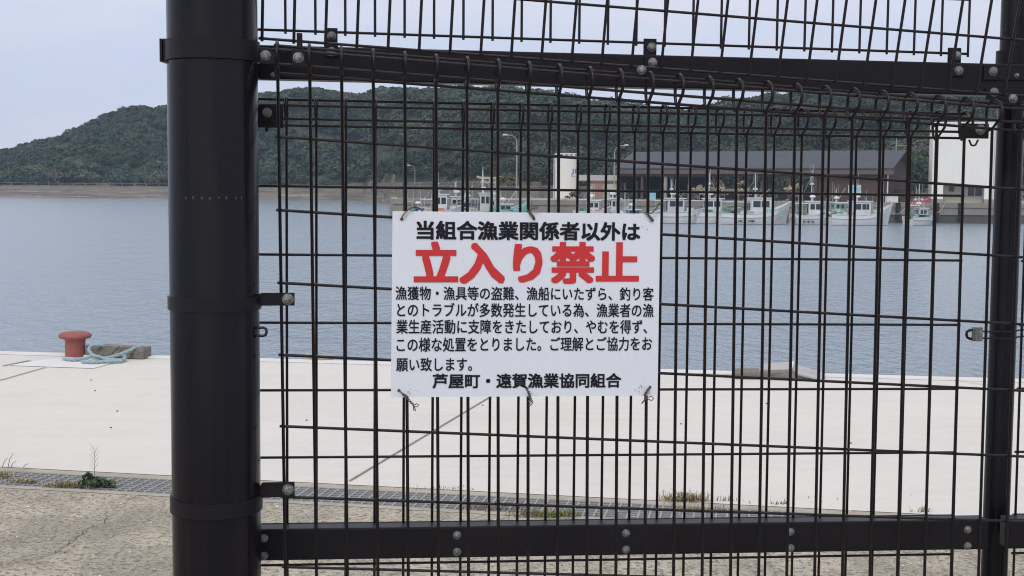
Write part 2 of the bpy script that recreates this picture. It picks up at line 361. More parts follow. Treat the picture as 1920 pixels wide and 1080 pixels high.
def Dcrest(x): return itp(x, [-900,0,560,1000,1250,1500,2900], [470,455,430,410,430,330,320])
TREE = 3.1
def vnoise(X, Y, s, seed):
    r = np.random.default_rng(seed); G = r.random((64,64)); x = X/s; y = Y/s
    x0 = np.floor(x).astype(int); y0 = np.floor(y).astype(int); fx = x-x0; fy = y-y0; fx = fx*fx*(3-2*fx); fy = fy*fy*(3-2*fy)
    g = lambda i, j: G[i % 64, j % 64]
    return (g(x0,y0)*(1-fx)+g(x0+1,y0)*fx)*(1-fy)+(g(x0,y0+1)*(1-fx)+g(x0+1,y0+1)*fx)*fy-.5
def terr(x, Y):                                  # height over column x (photo px) at distance Y
    x = np.asarray(x, float); Y = np.asarray(Y, float)
    ds, db, hb, dc = Dshore(x), Dbase(x), Hbase(x), Dcrest(x)
    hc = 1.5+(hz(x)-itp(x, SKYX, SKYY))/F*dc-TREE; hc = np.maximum(hc, .5)
    t = (Y-db)/(dc-db); tt = np.clip(t, 0, 1)
    hill = hb+(hc-hb)*np.sin(tt*PI/2)**.95
    Xw = (x-960)/F*Y
    hill += (vnoise(Xw+500, Y, 34, 3)*9+vnoise(Xw+500, Y, 15, 4)*3.5)*np.sin(tt*PI)**1.0*np.clip(hc/20, 0, 1)
    back = hc-(Y-dc)*.22
    h = np.where(t <= 1, hill, np.maximum(back, -6))
    h = np.minimum(h, np.maximum(1.5+(hz(x)-itp(x, SKYX, SKYY))/F*Y-TREE, .4))
    sh = np.clip((Y-ds)/(db-ds+1e-6), 0, 1); beach = -3.4+(hb+3.4)*sh**.8
    h = np.where(Y < db, np.where(Y < ds, -3.4-(ds-Y)*.05, beach), h)
    return h
xs = np.arange(-1000, 2901, 20.0); ys = np.concatenate([np.arange(170, 520, 4.0), np.arange(520, 1000, 40)])
GX, GY = np.meshgrid(xs, ys, indexing='ij'); GZ = terr(GX, GY)
V = np.stack([(GX-960)/F*GY, GY, GZ], -1).reshape(-1, 3); ny = len(ys)
I = np.arange(len(xs)-1)[:, None]*ny+np.arange(ny-1)[None, :]
FQ = np.stack([I, I+ny, I+ny+1, I+1], -1).reshape(-1, 4)
mb = MB(); mb.v = [tuple(p) for p in V.tolist()]; mb.f = [tuple(q) for q in FQ.tolist()]
cx = V[FQ].mean(1); mb.m = (np.where(cx[:, 2] < 1.2, 1, 0)).astype(int).tolist()
struct('hills', mb, [SOILH, BEACH], smooth=False)
def clumps(C, Rad, tint, nl=7, per=24, leaf=.8, up=.15, flat=.8):
    """leafy crowns: C (n,3) centres, Rad (n,), tint (n,3) -> quads made of lobes of leaf clusters"""
    n = len(C)
    th = rng.uniform(0, 2*PI, (n, nl)); ph = np.arccos(rng.uniform(-.25, 1, (n, nl)))
    dirs = np.stack([np.sin(ph)*np.cos(th), np.sin(ph)*np.sin(th), np.cos(ph)*flat], -1)
    lc = C[:, None]+dirs*(Rad[:, None, None]*.62); lr = Rad[:, None]*rng.uniform(.38, .62, (n, nl))
    d = rng.normal(size=(n, nl, per, 3)); d[..., 2] = np.where(d[..., 2] < -.5, -d[..., 2], d[..., 2]); d /= np.linalg.norm(d, axis=-1, keepdims=True)
    P = lc[:, :, None]+d*lr[:, :, None, None]*rng.uniform(.75, 1.08, (n, nl, per, 1))*np.array([1,1,flat])
    nn = d+rng.normal(size=d.shape)*.38; nn[..., 2] += up; nn /= np.linalg.norm(nn, axis=-1, keepdims=True)
    a = np.cross(nn, rng.normal(size=d.shape)); a /= np.linalg.norm(a, axis=-1, keepdims=True); bb = np.cross(nn, a)
    sz = np.broadcast_to(leaf, (n,))[:, None, None, None]*rng.uniform(.5, 1.15, (n, nl, per, 1))*np.clip(Rad/3, .5, 1.4)[:, None, None, None]
    asp = rng.uniform(.6, 1, (n, nl, per, 1))
    Q = np.stack([P-a*sz-bb*sz*asp*.4, P+a*sz*.5-bb*sz*asp, P+a*sz+bb*sz*asp*.4, P-a*sz*.5+bb*sz*asp], -2).reshape(-1, 3)
    lob = rng.uniform(.88, 1.13, (n, nl, 1, 1)); col = tint[:, None, None, :]*lob*rng.uniform(.88, 1.13, (n, nl, per, 1))
    return Q, col.reshape(-1, 3)
def green(n):
    base = np.array([[.034,.052,.027], [.024,.043,.026], [.050,.064,.033], [.022,.038,.028], [.058,.062,.037], [.042,.061,.025], [.062,.055,.042]])
    return base[rng.choice(7, n, p=[.26,.24,.16,.16,.07,.08,.03])]*rng.uniform(.88, 1.12, (n, 1))
cs = []
for x0, x1, dens in ((-950,-150,.5), (-150,2100,1.0), (2100,2850,.45)):
    nn_ = int((x1-x0)/F*400*120/11.5*dens)
    x = rng.uniform(x0, x1, nn_); db, dc = Dbase(x), Dcrest(x); t = rng.uniform(0.0, 1.12, nn_)**.9
    Y = db+(dc-db)*t
    cs.append(np.stack([x, Y], 1))
cs = np.concatenate(cs); rad = rng.uniform(2.2, 4.2, len(cs))*(1+.5*(vnoise(cs[:, 0]*.17+300, cs[:, 1], 17, 23)))
cz = terr(cs[:, 0], cs[:, 1])
keep = cz > .25; cs, rad, cz = cs[keep], rad[keep], cz[keep]
C = np.stack([(cs[:, 0]-960)/F*cs[:, 1], cs[:, 1], cz+rad*.28+rng.uniform(-.3, .9, len(cs))+1.6*vnoise(cs[:, 0]*.17, cs[:, 1], 12, 29)], 1)
tin = green(len(C)); pat = vnoise(C[:, 0]+900, C[:, 1]+C[:, 2]*3, 26, 11)
tin *= (1+1.0*pat)[:, None]; tin *= (1+.55*vnoise(C[:, 0]+300, C[:, 2]*2+C[:, 1], 70, 12))[:, None]
print('crowns', len(C))
Q, col = clumps(C, rad, tin, nl=9, per=50, leaf=.42*C[:, 1]/390, flat=.62)
fo = tinted('hill_forest', Q, np.arange(len(Q)).reshape(-1, 4), col, LEAF)
tag(fo, 'dense dark green broadleaf wood covering the hills across the water', 'forest', kind='stuff')
# ------------------------------------------------------------------ far quay with its wall
q0 = aty(736, 144); q1 = aty(1700, 150); qd = (q1-q0)/np.linalg.norm(q1-q0); qn = np.array([-qd[1], qd[0], 0])
q1e = q1+qd*90
mb = MB(); V = [q0, q1e, q1e+qn*110, q0+qn*26+qd*14, q0+qn*6+qd*0]
mb.add([(p[0],p[1],-.02) for p in V], [(0,1,2,3,4)])
struct('far_quay_ground', mb, CONC)
mb = MB()
mb.frame(q0+[0,0,-1.35], q1e-q0, qn*.8, [0,0,1.38]); mb.frame(q0+[0,0,-5]+qn*.1, q1e-q0, qn*.7, [0,0,3.66], 1)
mb.frame(q0+qn*.8+[0,0,-5], qn*26, qd*.8, [0,0,5.0])
mb.frame(q0+[0,0,-.52]-qn*.12, q1e-q0, qn*.12, [0,0,.14])
single('quay_wall', mb, [SEAW, TIDE], q0+[0,0,-2.3], 'weathered concrete quay wall with dark tide line behind the moored boats', 'quay wall')
fend = None
for x in (1766, 1814, 1900, 1960, 1690):
    p = q0+qd*np.dot(aty(x, 149)-q0, qd)
    if fend is None:
        fend = MB(); fend.box(-.22, .22, -.34, -.12, -1.9, .0); fend.box(-.26, .26, -.12, -.0, -1.95, .02)
        fend = fend.build('dock_fender', BLACK); fend.location = p; o = fend
    else:
        o = fend.copy(); COL.objects.link(o); o.location = p
    o.rotation_euler = (0, 0, math.atan2(qd[1], qd[0]))
    tag(o, {1766: 'black rubber fender on quay wall under the white tower, left one', 1814: 'black rubber fender on quay wall under the white tower, right one', 1900: 'black rubber fender on quay wall just right of the thin post', 1960: 'black rubber fender on quay wall far right beyond the thin post', 1690: 'black rubber fender on quay wall beside the last white boat'}[x], 'fender', 'rubber fenders on the far quay wall')
# retaining wall, sea wall on the left shore
def wallrun(name, pts, h, th, m, label, cat, base=None, extra=None):
    mb = MB(); P = [aty(x, Y, z) for x, Y, z in pts]
    for i in range(len(P)-1):
        a, b = P[i], P[i+1]; d = b-a; dh = np.array([d[0], d[1], 0]); nrm = np.array([-dh[1], dh[0], 0])/np.linalg.norm(dh)*th
        mb.frame(a, d, nrm, [0,0,h])
        if extra: mb.frame(a+[0,0,h+.002]-nrm*.2, d, nrm*1.4, [0,0,extra])
    return single(name, mb, m, P[0], label, cat)
wallrun('sea_wall', [(-900,372,-.6), (0,347,-.6), (690,324,-.6)], 1.3, .5, SEAW, 'long low weathered sea wall running along the far left shore', 'sea wall', extra=.12)
mb = MB()
for x in np.arange(-300, 690, 23.0):
    p = aty(x, itp(x, [-900,0,690], [371.5,346.5,323.5]), .72); mb.box(p[0]-.08, p[0]+.08, p[1]-.08, p[1]+.08, .7, 1.45)
mb.v and mb.tube([aty(x, itp(x, [-900,0,690], [371.5,346.5,323.5]), 1.4) for x in (-300,0,345,680)], .05, 5)
single('guard_railing', mb, SEAW, aty(300,336,.7), 'row of short guard posts along the top of the sea wall', 'railing')
wallrun('retaining_wall', [(742,225,-.5), (860,205,-.5), (990,190,-.5), (1175,181,-.5)], 1.9, .5, RETW, 'grey brown retaining wall behind the quay left of the warehouse', 'retaining wall', extra=.2)
wallrun('bank_wall', [(688,324,-.8), (742,266,-.8), (880,231,-.6), (1010,217,-.6)], 2.9, .6, BANK, 'brown grassy embankment wall below the wooded hill', 'embankment')

# ------------------------------------------------------------------ far buildings
def local(o, x, Y, rot): o.location = aty(x, Y, 0); o.rotation_euler = (0, 0, rot)
# warehouse
wl = aty(1149, 171); wr = aty(1674, 153.5); wv = wr-wl; WLEN = np.linalg.norm(wv); wrot = math.atan2(wv[1], wv[0])
t = thing('warehouse', wl, 'long low brown warehouse with slate grey gable roof and open bays', 'warehouse', None, wrot)
t['_base'] = [0,0,0]
mb = MB(); ov = .0; DEP = 12.5; EH = 3.85; RH = 6.05; OV = .5
th = .14
a0 = (-.3, -OV, EH); 
V = [(0,0,EH), (WLEN,0,EH), (WLEN,DEP/2,RH), (0,DEP/2,RH), (WLEN,DEP,EH), (0,DEP,EH)]
V2 = [(x,y,z+th) for x,y,z in V]
mb.add(V+V2, [(6,7,8,9), (9,8,10,11), (0,3,2,1), (3,5,4,2), (0,1,7,6), (5,11,10,4), (1,2,8,7), (2,4,10,8), (0,6,9,3), (3,9,11,5)])
rf = mb.build('roof', ROOF, t)
mb = MB(); mb.box(.02, WLEN-.02, .1, .4, EH-.62, EH-.02); mb.build('fascia', FASC, t)
mb = MB(); u0 = WLEN*.74
mb.box(u0, WLEN-1.0, .9, 1.15, 0, EH+.02); mb.build('front_wall', BROWN, t)
mb = MB(); gx = WLEN-.95
mb.add([(gx,.9,0), (gx,DEP-.6,0), (gx,DEP-.6,EH), (gx,DEP/2,RH-.1), (gx,.9,EH+.25), (gx-.25,.9,0), (gx-.25,DEP-.6,0), (gx-.25,DEP-.6,EH), (gx-.25,DEP/2,RH-.1), (gx-.25,.9,EH+.25)],
       [(0,1,2,3,4), (9,8,7,6,5), (0,5,6,1), (1,6,7,2), (2,7,8,3), (3,8,9,4), (4,9,5,0)]); mb.build('gable_wall', BROWN, t)
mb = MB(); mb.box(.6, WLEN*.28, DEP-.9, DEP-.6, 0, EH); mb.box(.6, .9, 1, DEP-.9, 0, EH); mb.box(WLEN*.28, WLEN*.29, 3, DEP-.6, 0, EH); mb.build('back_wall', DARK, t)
mb = MB(); mb.box(WLEN*.29, u0, DEP-.9, DEP-.6, 0, 1.1); mb.build('rear_parapet', CONC, t)
mb = MB(); mb.box(.3, u0, .5, .8, 2.9, EH-.3); mb.build('lintel', BROWN, t)
for k in range(9):
    x = .6+k*(u0-.6)/8
    mb = MB(); mb.box(x-.17, x+.17, .55, .9, 0, 2.9); mb.build('column', CONC if k == 2 else BROWN, t)
    if k > 2:
        mb = MB(); mb.box(x-.15, x+.15, DEP-1.0, DEP-.7, 1.1, EH); mb.build('column', BROWN, t)
mb = MB(); wx = WLEN-5.4
for (x0,x1,z0,z1) in ((wx,wx+1.5,1.0,1.08),(wx,wx+1.5,1.92,2.0),(wx,wx+.08,1.08,1.92),(wx+1.42,wx+1.5,1.08,1.92),(wx+.71,wx+.79,1.08,1.92)): mb.box(x0,x1,.82,.9,z0,z1)
wf = mb.build('window', WHITE, t); mb = MB(); mb.box(wx+.08, wx+1.42, .87, .9, 1.08, 1.92); mb.build('pane', SKYB, wf)
for k, x in enumerate((WLEN-1.3, WLEN-.8)):
    mb = MB(); mb.tube([(x,.8,0), (x,.8,EH-.65)], .08); mb.build('drain_pipe', WHITE, t)
t2 = wthing('antenna', aty(1678, 160, 6.2), 'thin television antenna standing on the right end of the warehouse ridge', 'antenna')
mb = MB(); p = aty(1678, 160, 5.4); mb.tube([p, p+[0,0,2.2]], .05, 6); mb.build('mast', METAL, t2)
mb = MB(); mb.tube([p+[-.1,0,1.35], p+[1.5,0,1.35]], .03, 6)
for k in range(5): mb.tube([p+[.1+.3*k,-.35,1.35], p+[.1+.3*k,.35,1.35]], .02, 4)
mb.tube([p+[.95,0,.7], p+[.95,0,1.35]], .03, 4); mb.build('boom', METAL, t2)
# low brown shed right of warehouse + white tank box
t = wthing('brown_shed', aty(1690, 158), 'small low brown shed between warehouse gable and white tower', 'shed')
p = aty(1675, 158); mb = MB(); mb.box(p[0], p[0]+2.0, p[1], p[1]+3, 0, 1.55); mb.build('wall', BROWN, t)
mb = MB(); mb.box(p[0]-.1, p[0]+2.1, p[1]-.15, p[1]+3.1, 1.553, 1.66); mb.build('roof', FASC, t)
p = aty(1664, 151.6); mb = MB(); mb.box(p[0], p[0]+1.25, p[1], p[1]+.9, .0, .72); mb.box(p[0]-.04, p[0]+1.29, p[1]-.04, p[1]+.94, .723, .78)
single('white_chest', mb, WHITE, p, 'white chest freezer sized box standing on the quay by the warehouse corner', 'box')
# white ice tower
tl = aty(1747, 153); tr = aty(1853, 153)
t = thing('ice_tower', tl, 'tall plain cream white tower building with recessed ground floor porch', 'tower', None, -.235); t['_base'] = [0,0,0]
w_ = (tr-tl)[0]*1.045; H = 9.15; D_ = 6.0; pz = 2.0; pl, pr = 1.25, w_-1.05
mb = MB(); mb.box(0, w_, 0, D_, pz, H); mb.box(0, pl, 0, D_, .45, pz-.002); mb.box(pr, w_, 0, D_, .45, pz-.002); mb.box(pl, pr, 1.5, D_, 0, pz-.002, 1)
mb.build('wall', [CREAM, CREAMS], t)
for a, b_ in ((-.02, pl+.02), (pr-.02, w_+.02)):
    mb = MB(); mb.box(a, b_, -.03, D_, 0, .448); mb.build('plinth', CONC, t)
mb = MB(); wx = pr-1.75
for (a,b_,c,d) in ((wx,wx+1.7,.75,.82),(wx,wx+1.7,1.83,1.9),(wx,wx+.07,.82,1.83),(wx+1.63,wx+1.7,.82,1.83),(wx+.81,wx+.89,.82,1.83)): mb.box(a,b_,1.42,1.499,c,d)
wf = mb.build('window', METAL, t); mb = MB(); mb.box(wx+.07, wx+1.63, 1.47, 1.499, .82, 1.83); mb.build('pane', GLASS, wf)
mb = MB(); mb.box(pl+.75, pl+1.35, 1.45, 1.499, 1.3, 1.9); mb.build('vent', FASC, t)
mb = MB(); mb.box(-.05, w_+.05, -.05, D_+.05, H+.003, H+.12); mb.build('roof', CREAM, t)
mb = MB(); mb.tube([(w_-.12,-.06,.45), (w_-.12,-.06,H)], .05, 6); mb.build('drain_pipe', CREAMS, t)
# silo
p = aty(1062, 170); R = 1.5
t = wthing('silo', p, 'round cream silo with blue letters and railed flat top', 'silo')
mb = MB(); mb.lathe(p, (0,0,1), [(R,0), (R,5.1)], 40); mb.build('tank', SILO, t, True, 50)
mb = MB()
for k in range(14):
    a = 2*PI*k/14; q = p+[R*.97*math.cos(a), R*.97*math.sin(a), 5.1]; mb.tube([q, q+[0,0,.62]], .05 if k % 2 else .09, 5)
for z in (5.42, 5.72): mb.tube([p+[R*.97*math.cos(2*PI*k/28), R*.97*math.sin(2*PI*k/28), z] for k in range(28)], .06 if z > 5.6 else .035, 5, closed=True)
mb.build('railing', WHITE, t)
mb = MB()
mb.tube([p+[-R-.12,-.3,0], p+[-R-.12,-.3,5.6]], .06, 5); mb.build('ladder', WHITE, t)
SILO_T, SILO_P, SILO_R = t, p, R
# louvred hut on the slope
p = aty(1020, 222, 0)
t = wthing('louvred_hut', p, 'tiny cream hut with two pinkish louvred windows above the embankment', 'hut')
hz0 = 2.4
mb = MB(); mb.box(p[0]-.75, p[0]+.75, p[1], p[1]+1.6, hz0-2.6, hz0+1.1); mb.build('wall', CREAM, t)
mb = MB(); mb.box(p[0]-.85, p[0]+.85, p[1]-.1, p[1]+1.7, hz0+1.103, hz0+1.25); mb.build('roof', CREAM, t)
for k in (-1, 1):
    mb = MB(); mb.box(p[0]+.34*k-.27, p[0]+.34*k+.27, p[1]-.03, p[1], hz0-.25, hz0+.85)
    mb.build('louvre', PINK, t)
# torii
p = aty(918, 200, 0)
t = wthing('torii_gate', p, 'pale stone torii gate standing at the foot of the wooded hill', 'torii')
def tb(name, f):
    mb = MB(); f(mb); return mb.build(name, STONE, t, True, 50)
for k in (-1, 1): tb('pillar', lambda m_: m_.tube([p+[k*1.15,0,-.3], p+[k*1.02,0,2.55]], [.22,.18], 10))
def ks(m_):
    pts = [p+[-1.95,0,2.92], p+[-1.2,0,2.74], p+[1.2,0,2.74], p+[1.95,0,2.92]]
    for a, b_ in zip(pts, pts[1:]): m_.frame(a+[0,-.2,-.17], b_-a, [0,.4,0], [0,0,.34])
tb('top_beam', ks); tb('tie_beam', lambda m_: m_.box(p[0]-1.4, p[0]+1.4, p[1]-.12, p[1]+.12, 1.95, 2.2)); tb('strut', lambda m_: m_.box(p[0]-.14, p[0]+.14, p[1]-.1, p[1]+.1, 2.2, 2.57))
# beige shed left of the warehouse
p = aty(1088, 176); p2 = aty(1172, 172)
t = wthing('storage_shed', p, 'low beige shed with grey lean-to roof beside the silo', 'shed')
mb = MB(); mb.box(p[0]+1.4, p2[0], p[1], p[1]+5, 0, 2.25)
mb.build('wall', SHEDW, t)
mb = MB(); mb.frame((p[0]-.2,p[1]-.3,2.26), (p2[0]-p[0]+.3,0,0), (0,5.4,.75), (0,0,.12)); mb.build('roof', CONC, t)
mb = MB(); mb.box(p2[0]-2.4, p2[0]-.9, p[1]-.06, p[1], .05, 1.9); mb.build('door', WHITE, t)
mb = MB(); mb.box(p2[0]-3.9, p2[0]-2.7, p[1]-.06, p[1], .05, 1.9); mb.build('door', PINK, t)
# street lamps
def lamp(x, Y, h, side, label, r=.085, arm=1.05, yel=False):
    p = aty(x, Y); t = wthing('street_lamp', p, label, 'street lamp', 'street lamps along the far quay')
    mb = MB(); P = [p, p+[0,0,h-1.1]]
    for k in range(1, 9):
        a = k/8*PI/2; P.append(p+[side*arm*.85*(1-math.cos(a)), 0, h-1.1+.95*math.sin(a)])
    P.append(P[-1]+[side*.25,0,.0]); mb.tube(P, [r*1.2]+[r*.85]+[r*.55]*(len(P)-2), 8); mb.build('pole', LAMPP, t, True)
    e_ = P[-1]; mb = MB(); mb.tube([e_+[-side*.05,0,0], e_+[side*.2,0,.05], e_+[side*.5,0,.04], e_+[side*.62,0,0]], [.05,.10,.11,.04], 8); mb.build('lamp_head', HULLG, t, True)
    if yel:
        mb = MB(); mb.tube([p+[0,0,.3], p+[0,0,1.4]], r*1.5, 8); mb.build('warning_sleeve', YEL, t, True)
lamp(968.5, 163, 7.9, -1, 'tall curved street lamp standing left of the silo, arm to the left')
lamp(1151.5, 166, 6.85, 1, 'curved street lamp at the left corner of the warehouse, yellow sleeve at its foot', yel=True)
lamp(778, 250, 5.4, -1, 'small distant street lamp by the embankment at the left end of the quay', r=.07, arm=.8)

# trees that stand apart from the wood
def tree(name, x, Y, h, rad, base, label, tintc, n=26, leaf=.5, z0=0.0):
    p = aty(x, Y, z0); t = wthing(name, p, label, 'tree' if h > 3 else 'bush', None)
    mb = MB(); mb.tube([p, p+[.05,0,h*.35], p+[-.05,.1,h*.7]], [rad*.10+.04, rad*.07+.03, .03], 7)
    for k in range(6):
        a = k*1.1; q = p+[0,0,h*(.3+.06*k)]; mb.tube([q, q+[math.cos(a)*rad*.5, math.sin(a)*rad*.5, h*.2]], [.06,.02], 5)
    mb.build('trunk', BARK, t)
    d = rng.normal(size=(n, 3)); d /= np.linalg.norm(d, axis=1, keepdims=True)
    C = p+np.array([0,0,h*base])+d*np.array([rad*.72, rad*.6, h*(1-base)*.72])*rng.uniform(.3, 1, (n, 1))
    Q, col = clumps(C, np.full(n, rad*.36), np.array([tintc]*n)*rng.uniform(.75, 1.3, (n, 1)), nl=5, per=16, leaf=leaf)
    c = tinted('crown', Q-np.array(p), np.arange(len(Q)).reshape(-1, 4), col, LEAF, t)
tree('bush', 952, 196, 3.1, 2.0, .45, 'yellow green bush beside the torii gate and lamp pole', (.13,.12,.035), leaf=.34, z0=.4)
tree('broadleaf_tree', 1716, 176, 6.6, 3.0, .5, 'dark green tree filling the gap between warehouse and white tower', (.035,.065,.03), n=34, leaf=.45)
tree('broadleaf_tree', 1862, 172, 5.0, 2.2, .5, 'dark tree just right of the white tower', (.035,.06,.03), n=22, leaf=.45)
tree('broadleaf_tree', 1706, 182, 8.2, 3.0, .55, 'lighter green tree rising behind the warehouse gable', (.055,.085,.035), n=30, leaf=.45)

# ------------------------------------------------------------------ boats
def hull_mesh(Lh, Bm, fb, rise, mi_bot=1):
    """outer hull, gunwale, inner side, deck. stern at x=-L/2, bow +L/2; waterline z=0"""
    mb = MB(); S = 16; rows = []
    for i in range(S+1):
        s_ = i/S; x = -Lh/2+Lh*s_
        bb = Bm/2*(.88+.12*math.sin(min(s_/.45,1)*PI/2))*(1-max(0,(s_-.45)/.55)**2.3)
        bb = max(bb, .03); h = fb+rise*max(0,(s_-.35)/.65)**2.2+.10*max(0,(.2-s_)/.2)
        rk = .9*max(0,(s_-.6)/.4)**1.5
        flare = max(0,(s_-.5)/.5)
        sec = [(x-rk*.9, 0, -.45+.35*flare**3), (x-rk*.75, bb*(.72-.35*flare), -.25+.1*flare), (x-rk*.55, bb*(.90-.35*flare), .04), (x-rk*.25, bb*(.96-.12*flare), .10+(h-.1)*.55), (x-rk*.25, bb*(1.0-.10*flare)+.05, .10+(h-.1)*.60), (x, bb+.03, h), (x, bb-.07 if bb > .12 else bb*.3, h), (x-.02, bb-.10 if bb > .15 else bb*.2, h-.28), (x-.02, 0, h-.26)]
        rows.append(sec)
    k = len(rows[0])
    for sg in (1, -1):
        V = [(p[0], sg*p[1], p[2]) for r_ in rows for p in r_]; Fc = []; Mi = []
        for i in range(S):
            for j in range(k-1):
                f = (i*k+j, (i+1)*k+j, (i+1)*k+j+1, i*k+j+1); Fc.append(f if sg < 0 else f[::-1]); Mi.append(1 if j < 2 else (2 if j >= 7 else 0))
        t_ = tuple(range(k)); Fc.append(t_ if sg > 0 else t_[::-1]); Mi.append(0)
        o = len(mb.v); mb.v += V; mb.f += [tuple(o+i for i in f) for f in Fc]; mb.m += Mi
    return mb
BTX = []
def text_mesh(body, bold=0.0):
    c = bpy.data.curves.new('txt', 'FONT'); c.body = body; c.size = 1; c.offset = bold; c.resolution_u = 3
    o = bpy.data.objects.new('txt', c); COL.objects.link(o)
    dg = bpy.context.evaluated_depsgraph_get(); me = bpy.data.meshes.new_from_object(o.evaluated_get(dg))
    bpy.data.objects.remove(o); bpy.data.curves.remove(c)
    co = np.empty(len(me.vertices)*3, np.float64); me.vertices.foreach_get('co', co); co = co.reshape(-1, 3)
    fs = [tuple(p.vertices) for p in me.polygons]; bpy.data.meshes.remove(me)
    return co, fs
def text_on(body, o, X, Y, x0, x1, y0, y1, bold=0.0):
    """mesh of the text fitted into x0..x1, y0..y1 on the plane o + x X + y Y (y up)"""
    co, fs = text_mesh(body); mn, mxx = co.min(0), co.max(0)
    u = x0+(co[:, 0]-mn[0])/(mxx[0]-mn[0])*(x1-x0); v = y0+(co[:, 1]-mn[1])/(mxx[1]-mn[1])*(y1-y0)
    P = np.asarray(o)[None]+u[:, None]*np.asarray(X)[None]+v[:, None]*np.asarray(Y)[None]
    mb = MB()
    if bold:
        Zn = np.cross(np.asarray(X), np.asarray(Y)); Zn = Zn/np.linalg.norm(Zn); sx = bold*(x1-x0)/(mxx[0]-mn[0]); sy = bold*(y1-y0)/(mxx[1]-mn[1])
        cu = (x0+x1)/2; cv = (y0+y1)/2; ku = 1-2*sx/(x1-x0); kv = 1-2*sy/(y1-y0)
        ks_ = [(i/2, j/2) for i in range(-2, 3) for j in range(-2, 3) if max(abs(i), abs(j)) == 2]+[(0,0)]
        for k, (kx, ky) in enumerate(ks_):
            uu = cu+(u-cu)*ku+sx*kx*1.1; vv = cv+(v-cv)*kv+sy*ky*.95
            mb.add((np.asarray(o)[None]+uu[:, None]*np.asarray(X)[None]+vv[:, None]*np.asarray(Y)[None]+Zn*(.000012*k)).tolist(), fs)
    else: mb.add(P.tolist(), fs)
    return mb
def boat(x, Y, Lh, Bm, fb, rise, yaw, label, hullm=WHITE, deckm=SEAW, style=0, mast=3.8, bottom=ANTI, house=.0, hh=1.65, name_=None, hm=WHITE):
    loc = aty(x, Y, WL); t = thing('fishing_boat', loc, label, 'fishing boat', 'white fishing boats moored at the far quay', yaw); t['_base'] = [0,0,0]
    hull_mesh(Lh, Bm, fb, rise).build('hull', [hullm, bottom, deckm], t, True, 35)
    d = fb-.27
    mb = MB(); S = 16; P1 = []
    for i in range(S+1):
        s_ = i/S; bb = Bm/2*(.88+.12*math.sin(min(s_/.45,1)*PI/2))*(1-max(0,(s_-.45)/.55)**2.3); h = fb+rise*max(0,(s_-.35)/.65)**2.2+.10*max(0,(.2-s_)/.2)
        P1.append((-Lh/2+Lh*s_, max(bb,.03)+.04, h))
    mb.tube(P1, .045, 6); mb.tube([(a,-b_,c) for a,b_,c in P1], .045, 6); mb.build('rub_rail', MINT if style == 2 else HULLG, t)
    # wheelhouse
    hx = house*Lh; hw = Bm*.27; hl = Lh*.145
    mb = MB(); mb.frame((hx-hl,-hw,d), (2*hl,0,0), (0,2*hw,0), (0,0,hh)); wh = mb.build('wheelhouse', hm, t)
    mb = MB(); mb.box(hx-hl-.12, hx+hl+.22, -hw-.12, hw+.12, d+hh+.003, d+hh+.09); mb.build('roof', WHITE, wh)
    for (a0,a1,b0,b1) in ((hx-hl*.75,hx-.06,-hw-.02,-hw), (hx+.06,hx+hl*.8,-hw-.02,-hw)):
        mb = MB(); mb.box(a0, a1, b0, b1, d+hh*.52, d+hh*.86); mb.build('window', GLASS, wh)
    mb = MB(); mb.box(hx+hl, hx+hl+.02, -hw*.8, hw*.8, d+hh*.52, d+hh*.86); mb.build('window', GLASS, wh)
    mb = MB(); mb.box(hx-hl-.02, hx-hl, -hw*.7, hw*.7, d+hh*.3, d+hh*.86); mb.build('window', GLASS, wh)
    hw_ = hw
    # mast with lamps and aerials
    if mast:
        mx_ = hx-hl*.4; mb = MB(); mb.tube([(mx_,0,d+hh), (mx_,0,d+hh+mast*.6)], [.06,.035], 6); mk = random.uniform(.2,.5); mb.tube([(mx_,-.5,d+hh+mast*mk), (mx_,.5,d+hh+mast*mk)], .025, 5); mb.tube([(mx_,0,d+hh+mast*.5), (mx_+random.choice((-1,1))*1.6,0,d+hh*.6)], .012, 4)
        for q in (-.55, .55): mb.tube([(mx_,q*.9,d+hh+mast*mk), (mx_,q*.9,d+hh+mast*(mk+.35))], .012, 4)
        mb.build('mast', HULLG, t)
        for q in (-.5, .5):
            mb = MB(); mb.lathe((mx_,q*.95,d+hh+mast*mk-.2), (0,0,1), [(.03,0),(.1,.04),(.12,.1),(.05,.18)], 8); mb.build('lamp', WHITE, t, True)
    # stern canopy frame, gear, rails
    sx0, sx1 = -Lh*.42, hx-hl-.25
    mb = MB()
    for a in (sx0, sx1):
        for q in (-1, 1): mb.tube([(a,q*Bm*.34,d), (a,q*Bm*.34,d+1.45)], .03, 5)
        mb.tube([(a,-Bm*.34,d+1.45), (a,Bm*.34,d+1.45)], .03, 5)
    for q in (-1, 1): mb.tube([(sx0,q*Bm*.34,d+1.45), (sx1,q*Bm*.34,d+1.45)], .03, 5); mb.tube([(sx0,q*Bm*.34,d+.8), (sx1,q*Bm*.34,d+.8)], .02, 5)
    mb.build('frame', METAL, t)
    if style in (1, 3, 4, 5):
        mb = MB(); mb.frame((sx0-.1,-Bm*.38,d+1.48), (sx1-sx0+.2,0,0), (0,Bm*.76,0), (0,0,.07)); mb.build('canopy', SKYB if style == 3 else WHITE, t)
    cols = [SKYB, DKGREEN, MINT, BLUE, WHITE, GREEN, BOARD, BLACK, ORANGE, ROPEY]
